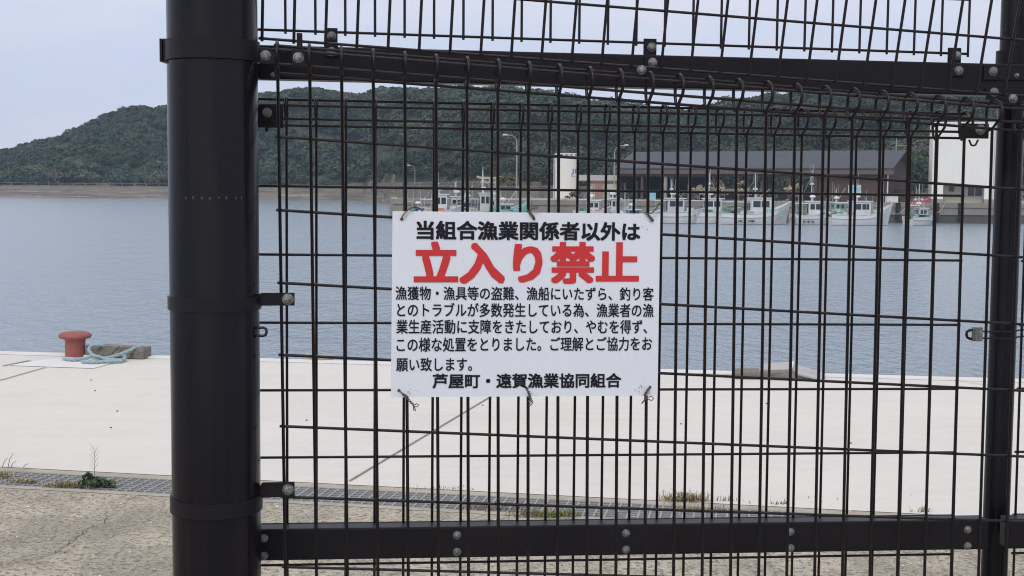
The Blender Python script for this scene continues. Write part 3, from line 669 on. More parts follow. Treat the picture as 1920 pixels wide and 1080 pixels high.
    for k in range(9):
        a = random.uniform(sx0+.1, Lh*.26); r_ = random.uniform(.14,.30); q = random.uniform(-Bm*.36, Bm*.1); z_ = d+random.choice((0,0,.25,.5))
        mb = MB()
        if k % 3: mb.lathe((a,q,z_), (random.uniform(-.3,.3),random.uniform(-.3,.3),1), [(r_,0),(r_*1.05,r_),(r_*.7,r_*1.5)], 9)
        else: mb.box(a-r_*1.3, a+r_*1.3, q-r_, q+r_, d, d+r_*2.2)
        mb.build('deck_gear', cols[(k*3+style*2+int(x)) % 10], t, bool(k % 3))
    mb = MB(); mb.frame((hx+hl+.3,-hw*.9,d), (Lh*.12,0,0), (0,hw*1.8,0), (0,0,hh*.42)); mb.build('hatch', WHITE if style != 5 else MINT, t)
    for k in range(random.randint(3,6)):
        a = random.uniform(-Lh*.4, Lh*.35); q = random.choice((-1,1))*Bm*.32; mb = MB(); mb.tube([(a,q,d), (a+random.uniform(-.15,.15),q,d+random.uniform(1.6,3.8))], [.028,.014], 5); mb.build('pole', HULLG if k % 2 else METAL, t)
    mb = MB(); mb.lathe((hx-hl*.2,hw*.2,d+hh+.09), (0,0,1), [(.05,0),(.05,.35),(.30,.36),(.33,.46),(.22,.60),(.05,.63)], 12); mb.build('radar_dome', WHITE, t, True)
    mb = MB(); mb.lathe((hx-hl-.7,-Bm*.22,d+.35), (0,1,0), [(.28,0),(.3,.05),(.15,.1),(.15,.45),(.3,.5),(.28,.55)], 12); mb.build('net_hauler', WHITE if style % 2 else GREEN, t, True)
    mb = MB(); bz = fb+rise; P_ = []
    for s_ in (.62,.74,.86,.96):
        bb = Bm/2*(1-max(0,(s_-.45)/.55)**2.3); h = fb+rise*max(0,(s_-.35)/.65)**2.2; P_.append((-Lh/2+Lh*s_, bb, h))
    for sg in (1, -1):
        R_ = [(a, sg*max(b_-.05,.02), c+.42) for a,b_,c in P_]
        mb.tube(R_, .02, 5)
        for (a,b_,c), r_ in zip(P_, R_): mb.tube([(a,sg*max(b_-.05,.02),c), r_], .018, 5)
    mb.build('bow_rail', METAL, t)
    if name_:
        co = text_on(name_, (-Lh*.30,-Bm*.5-.03,.22), (1,0,0), (0,0,1), 0, Lh*.26, 0, .26, .02); co.build('lettering', INK, t)
    if style in (0, 2, 5):
        mb = MB(); mb.tube([(-Lh*.1,-.2,d+1.1), (Lh*.22,.3,d+2.9)], .03, 5); mb.build('boom', METAL, t)
    return t
boat(826, 137.5, 4.6, 2.0, 1.15, .7, .10, 'white boat with radar mast furthest left above the sign', style=1, mast=3.0, hh=2.0)
boat(872, 139, 3.4, 1.9, 1.2, .5, -.15, 'small white boat carrying pale blue tank, second from left above the sign', style=0, mast=1.8, hh=1.3, house=.1)
boat(786, 139.5, 3.6, 1.7, .9, .4, .2, 'low boat with blue tarpaulin at the left end of the quay', style=3, mast=0, hh=.8, house=.0, hm=BLUE)
boat(849, 140.5, 4.4, 1.9, 1.2, .5, -.1, 'white boat with open rail frame between the radar mast boat and the blue tank', style=4, mast=2.6, hh=1.7, house=.12)
boat(935, 140.5, 4.2, 1.9, 1.2, .6, .15, 'white boat with tall mast just left of the lamp pole', style=1, mast=3.2, hh=1.5, house=-.1)
boat(909, 138, 3.8, 2.1, 1.2, .6, .12, 'boat with wide flat pale canopy and grey cabin left of the lamp pole', style=3, mast=4.0, hh=2.1, hm=HULLG)
boat(958, 136.5, 4.4, 2.1, 1.2, 1.5, .2, 'mint green boat with raised bow below the tall lamp pole', hullm=MINT, style=2, mast=0, hh=1.0, house=-.15, hm=MINT)
boat(1112, 140, 3.9, 1.9, 1.2, .6, .15, 'white boat moored in front of the dark net heap right of the silo', style=4, mast=2.6, hh=1.4)
boat(1152, 142, 3.4, 1.8, 1.2, .6, .3, 'small white boat moored in front of the beige shed', style=1, mast=2.0, hh=1.6)
boat(1203, 139, 4.4, 1.9, 1.0, .5, .1, 'low boat under blue tarpaulin above the right corner of the sign', style=3, mast=0, hh=.7, house=-.2, hm=BLUE)
boat(1271, 141, 6.2, 2.2, 1.2, .5, .12, 'white boat with square grey cabin just right of the sign', style=1, mast=3.4, hh=1.7, house=-.05, hm=HULLG)
boat(1336, 142, 6.4, 2.2, 1.2, .6, .10, 'white boat with dark green net gear, second right of the sign', style=5, mast=4.6, hh=1.7, hm=WHITE)
boat(1416, 140.5, 7.9, 2.4, 1.10, 1.35, .14, 'large white boat with upswept bow and green foredeck', hullm=WHITE, deckm=GREEN, style=5, mast=4.4, hh=1.9, house=.06, name_='大 洋')
boat(1527, 140.5, 4.9, 2.1, 1.0, .45, .05, 'white boat with lettered hull and black framed windows beside an orange buoy', style=4, mast=5.6, hh=1.7, name_='住 幸 丸', hullm=HULLG)
boat(1572, 146.5, 4.4, 1.9, 1.25, .8, .2, 'mint green boat moored behind the lettered white boat', hullm=MINT, style=2, mast=2.6, hh=1.3, hm=MINT)
boat(1615, 140, 7.0, 2.3, 1.05, 1.25, .12, 'white boat with sharp rising bow nearest the white chest', style=3, mast=4.0, hh=1.7, house=-.02, hullm=WHITE)
boat(1729, 142, 3.9, 1.8, .85, .25, .5, 'smallest white boat with slim tall mast moored just left of the white tower', style=4, mast=4.4, hh=1.2, house=-.05, hullm=HULLG)
p = aty(1489, 139, WL); mb = MB(); mb.lathe(p, (0,0,1), [(.08,.25),(.26,.4),(.30,.65),(.24,.9),(.08,1.05)], 12)
single('buoy', mb, ORANGE, p, 'orange float hanging at the stern of the lettered white boat', 'buoy', smooth=True)
p = aty(1729, 152, 0); mb = MB(); mb.box(p[0]-1.05, p[0]+1.0, p[1], p[1]+.9, 0, .30); mb.box(p[0]-.95, p[0]+.8, p[1]+.06, p[1]+.8, .303, .46, 1); mb.box(p[0]-.4, p[0]+.9, p[1]+.1, p[1]+.7, .463, .56)
single('folded_tarpaulin', mb, [REDC, BLUE], p, 'folded red and blue tarpaulins piled on the quay left of the white tower', 'tarpaulin')
def sag(a, b, k, n=12): return [a*(1-i/n)+b*(i/n)-np.array([0,0,k*math.sin(PI*i/n)]) for i in range(n+1)]
mb = MB(); mb.tube(sag(aty(1665,142.5,-.5), aty(1704,149.5,-.1), .9), .035, 5); single('mooring_line', mb, ROPEY, aty(1665,143,-1.4), 'slack beige mooring line from pointed bow to quay wall', 'rope')
mb = MB(); mb.tube(sag(aty(1755,143.5,-.9), aty(1772,149.5,-.1), .35), .035, 5); single('mooring_line', mb, ROPEY, aty(1760,144,-1.4), 'short mooring line from the smallest boat to quay under the tower', 'rope')
# blue crates and net heaps on the far quay
p = aty(1222, 158); mb = MB(); mb.box(p[0]-.45, p[0]+.45, p[1]-.4, p[1]+.4, 0, .9); mb.box(p[0]-.5, p[0]+.5, p[1]-.45, p[1]+.45, .903, 1.0)
single('fish_crate', mb, SKYB, p, 'pale blue fish tub standing in front of the dark warehouse bay', 'crate')
for x, Y, r_, lb in ((1078,158,1.0,'dark heap of nets and floats on the quay below the silo'), (1172,158,1.2,'heap of grey nets on the quay at the warehouse left corner'), (1430,158,1.1,'heap of brown nets under the open middle bay of the warehouse'), (1345,161,1.5,'tall beige net pile inside the warehouse bay, left of centre'), (1395,160,1.4,'second beige net pile inside the middle of the warehouse'), (1490,157,1.3,'beige net pile beside the brown warehouse wall'), (1310,163,1.5,'beige net pile deep in the third warehouse bay'), (1290,157,1.0,'low tangled net heap behind the white boat with the square cabin')):
    p = aty(x, Y); n_ = 8
    C = p+rng.normal(size=(n_,3))*[r_*.6,.4,.1 if r_ < 1.25 else .45]+[0,0,.35 if r_ < 1.25 else 1.0]
    Q, col = clumps(C, np.full(n_, .6), np.array([[.10,.09,.075] if 'beige' not in lb else [.34,.285,.20]]*n_)*rng.uniform(.5,1.6,(n_,1)), nl=4, per=14, leaf=.28)
    o = tinted('net_heap', Q-p, np.arange(len(Q)).reshape(-1,4), col, GRASS); o.location = p; tag(o, lb, 'nets', 'net heaps on the far quay')

# ------------------------------------------------------------------ air
hm_ = bpy.data.materials.new('haze'); hm_.use_nodes = True; n = hm_.node_tree.nodes; l = hm_.node_tree.links; n.clear()
o_ = n.new('ShaderNodeOutputMaterial'); pv = n.new('ShaderNodeVolumePrincipled'); l.new(pv.outputs[0], o_.inputs['Volume'])
pv.inputs['Color'].default_value = (.62, .80, 1.0, 1); pv.inputs['Density'].default_value = HAZE; pv.inputs['Anisotropy'].default_value = .0
mb = MB(); mb.box(-1150, 1150, -130, 1060, -75, 90); hb_o = mb.build('haze', hm_); tag(hb_o, kind='stuff')
# ------------------------------------------------------------------ near quay objects
bp_ = onz(141.5, 668, 0); s = .93*np.linalg.norm(bp_-CAM)/F      # metres per photo pixel there
mb = MB(); r0 = 18.8*s; r1 = 30.5*s
mb.lathe(bp_, (0,0,1), [(r0*1.0,0), (r0,30*s), (r0*1.05,33*s), (r1*.92,35.5*s), (r1,38.5*s), (r1*1.0,41*s), (r1*.90,44.5*s), (r1*.70,47*s), (r1*.25,48.2*s)], 40)
single('mooring_bollard', mb, BOLL, bp_, 'red mushroom shaped mooring bollard on the quay edge', 'bollard', smooth=True, angle=60)
# timber beside it
def timber(name, pa, pb, hpx, dep, label, m=TIMB, zoff=0):
    a, b = onz(*pa), onz(*pb); d = b-a; n_ = np.array([-d[1], d[0], 0])/np.linalg.norm(d)*dep; hh = hpx*np.linalg.norm(a-CAM)/F
    me = MB(); me.frame(a+[0,0,.004+zoff], d, n_, [0,0,hh])
    o = single(name, me, m, (a+b)/2, label, 'timber'); bv = o.modifiers.new('bevel', 'BEVEL'); bv.width = .008; bv.segments = 2
    return o
timber('timber_block', (161,669), (268,674.3), 20, .14, 'weathered square timber lying on the quay edge beside the red bollard')
def up(x, y, yb): 
    d = Wd(ray(x, y)); return CAM+d*(onz(x, yb)[1]/d[1])       # point seen at (x, y) above the ground row yb
mb = MB(); mb.tube([up(209,664,673.5), up(224,649.5,673)], .005, 6)
single('iron_spike', mb, RUST, onz(208,671), 'rusty iron spike leaning out of the weathered timber', 'spike')
# rope: twisted three strand
def rope(pts, r, name, label, m, twist=9, n=160):
    P = [onz(q[0], q[1], q[2]) if q[2] < 1 else up(*q) for q in pts]
    P = np.array(P); t_ = np.linspace(0, len(P)-1, n); C = np.zeros((n,3))
    for i, tt in enumerate(t_):                  # catmull-rom
        k = min(int(tt), len(P)-2); u = tt-k; p0, p1, p2, p3 = P[max(k-1,0)], P[k], P[k+1], P[min(k+2,len(P)-1)]
        C[i] = .5*((2*p1)+(-p0+p2)*u+(2*p0-5*p1+4*p2-p3)*u*u+(-p0+3*p1-3*p2+p3)*u**3)
    T = np.gradient(C, axis=0); T /= np.linalg.norm(T, axis=1, keepdims=True)
    U = np.cross(T, [0,0,1.0]); U /= np.linalg.norm(U, axis=1, keepdims=True)+1e-9; Wv = np.cross(T, U)
    s_ = np.concatenate([[0], np.cumsum(np.linalg.norm(np.diff(C, axis=0), axis=1))]); mb = MB()
    for k in range(3):
        a = s_/(r*twist)*2*PI+2*PI*k/3
        mb.tube(list(C+r*.52*(np.cos(a)[:, None]*U+np.sin(a)[:, None]*Wv)), r*.56, 7)
    return single(name, mb, m, P[0], label, 'rope', smooth=True, angle=80)
rp = s*3.8
rope([(263,651,672.5), (252,652.5,673.5), (241,658,674.5), (224,664.5,675), (206,670,675.2), (189,671.5,675.2), (177,667.5,675), (168,659,674), (168,651,672.5), (177,647,671.5), (190,647.5,671), (197,651,670)], rp*.78, 'mooring_rope', 'pale blue twisted rope looping over the timber by the bollard', ROPE)
rope([(120,671.5,.02), (127,673.5,.02), (142,674.3,.02), (156,673,.02), (164,670.5,.03), (172,667,676), (182,668,676), (195,672,676), (212,675,.02), (229,675.5,.02), (234,671,677), (232,666,677)], rp*.9, 'mooring_rope', 'faded blue rope wound round the foot of the red bollard', ROPE)
rope([(153,678,.02), (175,679,.02), (200,678,.02), (228,677,.02)], rp*.8, 'mooring_rope', 'frayed blue rope end lying flat in front of the timber', ROPE)
# ring and timbers at the right
p = onz(590, 676.5, .0); mb = MB(); mb.tube([p+[.085*math.cos(a)+.06,.06*math.sin(a),.03] for a in np.linspace(0,2*PI,20)[:-1]], .019, 7, closed=True); mb.frame(p+[-.085,-.02,0], [.08,0,0], [0,.06,0], [0,0,.055])
single('mooring_ring', mb, ROPEY, p, 'small pale mooring ring lying on the quay edge behind the mesh', 'ring', smooth=True)
timber('timber_beam', (1378,711), (1492,712.6), 15, .16, 'long weathered timber lying on the quay edge right of the sign')
def slab(pts, th, label, m=BOARD):
    V = [np.array(p) for p in pts]; mb = MB(); n_ = np.cross(V[1]-V[0], V[3]-V[0]); n_ = n_/np.linalg.norm(n_)*th; mb.add(V+[v+n_ for v in V], [(3,2,1,0), (4,5,6,7), (0,1,5,4), (1,2,6,5), (2,3,7,6), (3,0,4,7)])
    return single('broken_board', mb, m, V[0], label, 'board', 'broken boards on the quay edge')
slab([up(1422,697,710), up(1480,700,710), up(1487,681,704), up(1431,683,704)], .012, 'left grey broken board lying on the long timber')
slab([up(1488,702,710.5), up(1540,713.5,714), up(1547,702,708), up(1492,686,704)], .012, 'right grey broken board sloping down off the long timber')
slab([up(1478,697,710), up(1483,697.5,710), up(1489,680,706), up(1485,679,706)], .010, 'narrow pale splinter of board standing up between the two broken boards', PATCH)
# weeds along the drain
def tuft(x, y, n, hgt, spread, cols, name, label, cat, leaf=.0022, z=0.0, lean=.97):
    p = onz(x, y, z); V = []; C = []
    for k in range(n*2):
        a = random.uniform(0, 2*PI); q = random.random(); b0 = p+np.array([random.gauss(0, spread), random.gauss(0, spread*.25), 0]); h = hgt*random.uniform(.25, 1.0)*(1.5 if random.random() < .06 else 1); ln = random.uniform(.3, lean)*h
        dx = np.array([math.cos(a), math.sin(a), 0]); top = h*math.sqrt(max(.03, 1-(ln/h)**2)); sd = np.array([-math.sin(a), math.cos(a), 0])*leaf*random.uniform(.5, 1.3)
        Q = [b0, b0+dx*ln*.3+[0,0,top*.7], b0+dx*ln*.7+[0,0,top], b0+dx*ln*1.1+[0,0,top*random.uniform(.6,1.0)]]; W_ = [1, .9, .6, .15]
        c = np.array(random.choice(cols))*random.uniform(.65, 1.3)
        for m_ in range(3): V += [Q[m_]-sd*W_[m_], Q[m_]+sd*W_[m_], Q[m_+1]+sd*W_[m_+1], Q[m_+1]-sd*W_[m_+1]]; C.append(c)
    o = tinted(name, np.array(V)-p, np.arange(len(V)).reshape(-1, 4), C, GRASS); o.location = [float(v) for v in p]; tag(o, label, cat, 'weeds along the drain'); return o
def leafy(x, y, n, rx, h, tint, name, label):
    p = onz(x, y, 0); C = p+rng.normal(size=(n,3))*[rx*.5, rx*.2, h*.15]+[0,0,h*.45]; 
    Q, col = clumps(C, np.full(n, h*.5), np.array([tint]*n)*rng.uniform(.6, 1.4, (n, 1)), nl=5, per=7, leaf=.026)
    o = tinted(name, Q-p, np.arange(len(Q)).reshape(-1,4), col, GRASS); o.location = [float(v) for v in p]; tag(o, label, 'weed', 'weeds along the drain'); return o
DRY = [(.40,.32,.20), (.46,.39,.26), (.30,.235,.14)]; GRN = [(.07,.10,.045), (.05,.075,.035), (.10,.12,.05)]
tuft(126, 913, 300, .034, .05, DRY+[(.15,.14,.07)], 'dry_grass', 'dry straw coloured grass beside the green weed at left', 'grass tuft')
tuft(47, 905, 110, .03, .035, DRY, 'dry_grass', 'small dry tuft at the drain edge nearest the left frame', 'grass tuft')
tuft(-4, 896, 110, .055, .03, DRY, 'dry_grass', 'pale dry tuft at the extreme left end of the drain', 'grass tuft')
leafy(175, 914, 16, .06, .05, (.055,.075,.040), 'green_weed', 'low dark green leafy weed growing on the drain edge at left')
p = onz(177, 905); mb = MB(); mb.tube([p, p+[.004,0,.12], p+[.0,0,.19]], [.0014,.0011,.0006], 5)
for k in range(9):
    h = .06+.013*k; sg = 1 if k % 2 else -1; mb.tube([p+[.003,0,h], p+[sg*.022,.005,h+.035]], [.0009,.0005], 4)
single('dead_stalk', mb, mat('dead stem', (.14,.115,.10), .9), p, 'thin leafless dead stalk standing above the green weed', 'weed')
p = onz(8, 876); mb = MB()
for dx, hh in ((-.01,.05), (.02,.075), (.035,.035), (.1,.02)): mb.tube([p+[dx,0,0], p+[dx+.01,0,hh*.6], p+[dx+.03,0,hh]], [.002,.0015,.001], 4)
single('dead_stalk', mb, mat('dead stem dark', (.12,.10,.08), .9), p, 'sparse dead stalks at the slab edge by the left frame', 'weed')
tuft(1030, 968, 280, .036, .075, [(.12,.16,.05), (.17,.20,.07), (.28,.23,.12)], 'green_grass', 'patch of fresh green grass on the drain edge below the sign', 'grass tuft')
tuft(925, 955, 70, .04, .10, [(.16,.12,.08), (.25,.19,.12)], 'dry_grass', 'low brown straw left of the fresh green grass', 'grass tuft')
tuft(1285, 939, 300, .05, .045, DRY, 'dry_grass', 'bushy beige dry tuft on the drain kerb right of the sign', 'grass tuft')
tuft(1300, 958, 70, .05, .07, DRY, 'dry_grass', 'flat beige tuft lying over the grating right of the sign', 'grass tuft')
tuft(1362, 939, 14, .03, .03, [(.10,.09,.07), (.2,.16,.1)], 'dry_grass', 'tiny dark sprig beside the bushy beige tuft', 'grass tuft')
tuft(1462, 945, 16, .02, .04, [(.12,.10,.05), (.09,.10,.05)], 'green_weed', 'small brown green sprig on the slab joint halfway to the thin post', 'weed')
tuft(1727, 960, 12, .04, .02, DRY, 'dry_grass', 'single dry sprig left of the thin post', 'grass tuft')
tuft(835, 917, 30, .025, .08, DRY, 'dry_grass', 'short straw on the slab joint under the left half of the sign', 'grass tuft', leaf=.002)

# ------------------------------------------------------------------ the fences
class Panel:
    def __init__(s, rv, t, pitch, sh):
        th = np.linalg.norm(rv); k = np.array(rv)/th; K = np.array([[0,-k[2],k[1]],[k[2],0,-k[0]],[-k[1],k[0],0]])
        R = np.eye(3)+math.sin(th)*K+(1-math.cos(th))*K@K
        s.X, s.Y, s.N = R[:, 0], R[:, 1], R[:, 2]; s.t = np.array(t); s.p = pitch; s.sh = sh
    def P(s, u, v, w=0): return W(s.t+u*s.X+(v+u*s.sh)*s.Y-w*s.N)      # w towards the viewer
    def uv(s, x, y, w=0):
        r = ray(x, y); o = s.t-w*s.N; k = np.dot(s.N, o)/np.dot(s.N, r); rel = r*k-o; u = rel@s.X; return u, rel@s.Y-u*s.sh
    def n(s): return Wd(-s.N)
    def box(s, mb, u0, u1, v0, v1, w0, w1, mi=0):
        o = s.P(u0, v0, w0); mb.frame(o, s.P(u1,v0,w0)-o, s.P(u0,v1,w0)-o, s.P(u0,v0,w1)-o, mi)
    def pbox(s, mb, x0, x1, y0, y1, w0, w1, mi=0):                       # by photo pixels on the front face
        u0, v0 = s.uv(x0, y0, w1); u1, _ = s.uv(x1, y0, w1); _, v1 = s.uv(x0, y1, w1); s.box(mb, u0, u1, v0, v1, w0, w1, mi)
PA = Panel([.0863,-.1347,-.0062], [-.3705,-.2403,2.1018], .1165, .0683)
PB = Panel([.0652,-.1075,.0055], [-.3836,-.1734,2.2525], .1167, .0041)
PAU = Panel([.2852,-.1142,.054], [-.3982,-.3979,2.109], .0937, .017)
PBU = Panel([.0878,-.1066,.0022], [-.3817,-.4342,2.2299], .0953, .0164)
FOLD = [(0,0), (-.010,.017), (-.016,.027), (-.026,.032), (-.035,.031), (-.043,.022), (-.0475,.009), (-.0475,-.004), (-.043,-.014), (-.036,-.021), (-.016,-.022), (-.004,-.018), (.003,-.010)]
def mesh_lower(pn, i0, i1, ulo, uhi, vbot, neck, rv, rh, skip=(), rowmax=99, extra=(), bars=(-.0130, -.0350)):
    mb = MB()
    for i in range(i0, i1+1):
        u = .05*i; P = [pn.P(u, vbot, rh+rv-.0005)]+[pn.P(u, neck+a, w+rh+rv-.0005) for a, w in FOLD]
        mb.tube(P, rv, 8)
    rows = [r_*pn.p for r_ in range(0, rowmax) if r_*pn.p < vbot-.02 and r_ not in skip]+list(extra)
    for v in rows: mb.tube([pn.P(ulo, v, 0), pn.P(uhi, v, 0)], rh, 8)
    for a, w in ((.0,-.0), (bars[0],.0205), (bars[1],.0250), (-.0435,-.002)): mb.tube([pn.P(ulo, neck+a, w), pn.P(uhi, neck+a, w)], rh, 8)
    return mb
def mesh_upper(pn, i0, i1, ulo, uhi, nrow, vext, rv, rh):
    mb = MB()
    for i in range(i0, i1+1): mb.tube([pn.P(.05*i, vext, rh+rv-.0005), pn.P(.05*i, -nrow*pn.p-.02, rh+rv-.0005)], rv, 8)
    for r_ in range(nrow+1): mb.tube([pn.P(ulo, -r_*pn.p, 0), pn.P(uhi, -r_*pn.p, 0)], rh, 8)
    return mb
def bolt(c, n_, r=.0058, h=.006):
    mb = MB(); c = np.array(c); mb.lathe(c, n_, [(r*1.18,0), (r*1.18,.0015), (r*.95,.0018), (r*.93,h*.55), (r*.72,h*.85), (r*.3,h)], 14); return mb
def pbolt(pn, x, y, w, r=.0058, parent=None, h=.006):
    u, v = pn.uv(x, y, w); return bolt(pn.P(u, v, w), pn.n(), r, h).build('bolt', GALV, parent, True, 40)

# big post
pc = W(ray(402.5, 540)*2.105); base = np.array([pc[0], pc[1], 0])
post = wthing('gate_post', base, 'thick glossy black round post at left holding the mesh fence', 'post')
PR = .0699
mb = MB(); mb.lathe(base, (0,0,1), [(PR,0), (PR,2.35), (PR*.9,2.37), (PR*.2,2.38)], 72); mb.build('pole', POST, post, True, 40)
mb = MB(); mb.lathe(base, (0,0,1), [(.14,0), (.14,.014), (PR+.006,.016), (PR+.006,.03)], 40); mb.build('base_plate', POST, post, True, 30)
mb = MB()
for k, x in enumerate((349, 363, 378, 393, 410, 425, 441, 453)):       # row of pale scuffs left by an old strap
    d = Wd(ray(x+random.uniform(-1,1), 371.5+random.uniform(-1.2,1.2))); o2 = CAM[:2]-base[:2]; A_ = d[0]**2+d[1]**2; B_ = d[0]*o2[0]+d[1]*o2[1]; k_ = (-B_-math.sqrt(max(0, B_*B_-A_*(o2@o2-PR*PR))))/A_
    p = CAM+d*k_; n_ = np.array([p[0]-base[0], p[1]-base[1], 0])/PR; r_ = random.uniform(.0014,.0024); t_ = np.array([-n_[1], n_[0], 0])
    mb.add([p+n_*.0003+r_*(t_*math.cos(a)*.8+np.array([0,0,1.3])*math.sin(a)) for a in np.linspace(0, 2*PI, 8)[:-1]], [tuple(range(7))])
tag(mb.build('scuff_mark', mat('scuffed paint', (.05,.048,.05), .7), post), kind=None)
def height_at(y): return onz_h(y)
def zat(y): d = Wd(ray(402.5, y)); k = pc[1]/d[1]; return CAM[2]+d[2]*k
vx = Wd(PA.X*[1,1,1]); tabdir = np.array([vx[0], vx[1], 0]); tabdir /= np.linalg.norm(tabdir)
for yc, hb_, lug, tabpx in ((97, .0315, True, None), (566, .0205, False, (540,561)), (940, .0245, False, (540,918))):
    z = zat(yc)-.012*0; mb = MB(); n_ = 60; ro, ri = PR+.0032, PR+.0002
    mb.lathe(base+[0,0,z-hb_/2], (0,0,1), [(ri,0), (ro,0.0), (ro,hb_), (ri,hb_)], 64)
    if lug:
        c = base+np.array([-PR-.006,0,z-hb_/2-.002]); mb.frame(c+[-.002,-.02,0], [.004,0,0], [0,.04,0], [0,0,hb_+.004]); mb.frame(c+[.004,-.02,0], [.004,0,0], [0,.04,0], [0,0,hb_+.004])
    if tabpx:
        c = base+tabdir*(PR-.012)+np.array([0,-.018,z-hb_/2+.001]); ut, vt = PA.uv(552, tabpx[1], .0135); e_ = PA.P(ut, vt, .0135)
        ez = PA.P(*PA.uv(tabpx[0], tabpx[1], .0135), .0135)
        c[2] = ez[2]-hb_/2; st = base+tabdir*(PR*.86)+np.array([0,-PR*.30,0]); st[2] = z-hb_/2
        mid = np.array([PA.P(*PA.uv(492, tabpx[1], .0135), .0135)[0], PA.P(*PA.uv(492, tabpx[1], .0135), .0135)[1], ez[2]-hb_/2])
        end = np.array([e_[0], e_[1], ez[2]-hb_/2]); back = np.array([0,.003,0])
        for a, b_ in ((st, mid), (mid, end)): mb.frame(a, b_-a, back, [0,0,hb_])
    bd = mb.build('clamp_band', RAIL, post, True, 35)
    if tabpx: pbolt(PA, tabpx[0], tabpx[1], .0137, .0078, bd)
mb = MB(); mb.tube([at(484,615,2.1), at(494,614,2.1), at(499,617,2.1), at(500,622,2.1), at(498,628,2.1), at(493,630,2.1), at(484,629,2.1)], .0022, 8)
mb.build('eyelet', WIRE, post, True, 60)

# front mesh fence (A)
fa = wthing('mesh_fence', PA.P(.9, 1.4, 0)*[1,1,0], 'nearer black wire mesh fence carrying the white notice, its upper part leaning out', 'fence')
mesh_lower(PA, 0, 40, -.006, 2.01, 1.34, -.0998, .0027, .0024).build('lower_mesh', WIRE, fa, True, 60)
mesh_upper(PAU, 0, 40, -.006, 2.01, 4, .004, .0025, .0023).build('upper_mesh', WIRE, fa, True, 60)
def clip(pn, parent, plates, bolts, name='clip_bracket', w=.03):
    mb = MB()
    for (x0,x1,y0,y1,w0,w1) in plates: pn.pbox(mb, x0, x1, y0, y1, w0, w1)
    if len(plates) == 2 and abs(plates[0][4]-plates[1][4]) > .01:
        a, b_ = plates; pn.pbox(mb, max(a[0],b_[0])+.5, min(a[1],b_[1])-.5, a[3]-1.5, a[3]+.6, a[4]+.0005, b_[5]-.0005)
    o = mb.build(name, RAIL, parent)
    bv = o.modifiers.new('bevel', 'BEVEL'); bv.width = .0012; bv.segments = 2
    for (x, y, w_, r) in bolts: pbolt(pn, x, y, w_, r, o)
    return o
clip(PA, fa, [(547,572,91,123,.030,.033), (556,567,61,90.8,.030,.033)], [(559.5,108,.033,.0072)])
clip(PA, fa, [(486,520,88,118,.022,.025)], [(498,104,.025,.0068)])
clip(PA, fa, [(1191,1214,125,141,.012,.015)], [(1203,131,.015,.0066)])
clip(PA, fa, [(1889,1909,176,198,.012,.015)], [(1899,185,.015,.0066)])

# rear mesh fence (B) with its rails
fb_ = wthing('mesh_fence', PB.P(.6, 1.3, 0)*[1,1,0], 'rear black wire mesh fence with two flat rails between the posts', 'fence')
WR = .045                                          # rail front face
u0p, u1p = PB.uv(489, 990, 0)[0], PB.uv(1838, 850, 0)[0]
vb0 = PB.uv(487, 992.5, WR)[1]; vb1 = PB.uv(487, 1052, WR)[1]; vt0 = PB.uv(490, 84, WR)[1]; vt1 = PB.uv(490, 147.5, WR)[1]
low = PB.uv(487, 1060, 0)[1]
BROWS = dict(skip=(), rowmax=6)
mesh_lower(PB, -1, 24, -.075, 1.205, 1.25, -.103, .0024, .0023, rowmax=6, bars=(-.0100, -.0320), extra=[low]+[low+.1167*k for k in range(1,5)]).build('lower_mesh', WIRE, fb_, True, 60)
mesh_upper(PBU, 0, 24, -.075, 1.203, 4, .006, .0023, .0023).build('upper_mesh', WIRE, fb_, True, 60)
def rail(pn, parent, u0, u1, v0, v1, name):
    mb = MB(); pn.box(mb, u0, u1, v0, v1, .008, WR); o = mb.build(name, RAIL, parent)
    bv = o.modifiers.new('bevel', 'BEVEL'); bv.width = .003; bv.segments = 3
    return o
ue = PB.uv(1853.5, 1010, WR)[0]
rb = rail(PB, fb_, -.06, ue, vb0, vb1, 'bottom_rail'); rt = rail(PB, fb_, -.06, PB.uv(1925, 150, WR)[0], vt0, vt1, 'top_rail')
for x, ya, yb_ in ((495,1009,1042), (857,1003.5,1034.5), (1173.5,1000,1030.5), (1482,997,1027.5), (1814,993,1023.5)):
    pbolt(PB, x, ya, WR, .0061, rb); pbolt(PB, x, yb_, WR, .0061, rb)
clip(PB, fb_, [(611,633,52,80,.016,.019), (608,634,80.2,106,WR+.001,WR+.004)], [(622,67.5,.019,.0065), (621,97,WR+.004,.0065)])
clip(PB, fb_, [(1207,1231.5,72,105,.022,.025), (1209,1236,105.2,126,WR+.001,WR+.004)], [(1222,88.5,.025,.0068), (1223.5,117,WR+.004,.0068)])
clip(PB, fb_, [(1778,1803,89,120,.022,.025), (1785,1807,120.2,143.5,WR+.001,WR+.004)], [(1795,104,.025,.0062), (1797.5,132,WR+.004,.0068)])
clip(PB, fb_, [(483,531,196,239,.035,.04), (489,512,195,228,.0402,.043), (497,503,239.2,247,.035,.04)], [(501,211,.043,.0068)])
clip(PB, fb_, [(487,521,118.5,149,WR+.001,WR+.004)], [(512,141,WR+.004,.004)])
clip(PB, fb_, [(1845,1872,121,150,WR+.001,WR+.004), (1872.3,1925,128,150,WR+.001,WR+.003)], [(1862,134,WR+.004,.0072), (1906,142,WR+.003,.0038)])
clip(PB, fb_, [(1849,1925,165,187,WR+.001,WR+.003)], [(1864,173,WR+.003,.0068)])
clip(PB, fb_, [(1800,1855,231,259,.030,.034)], [(1838,243,.034,.0080)])
mb = MB(); mb.tube([PB.P(*PB.uv(x, y, .03), .03) for x, y in ((1817,262), (1821,272), (1825,273), (1829,272), (1834,262))], .0018, 7); mb.build('wire_loop', WIRE, fb_, True, 60)
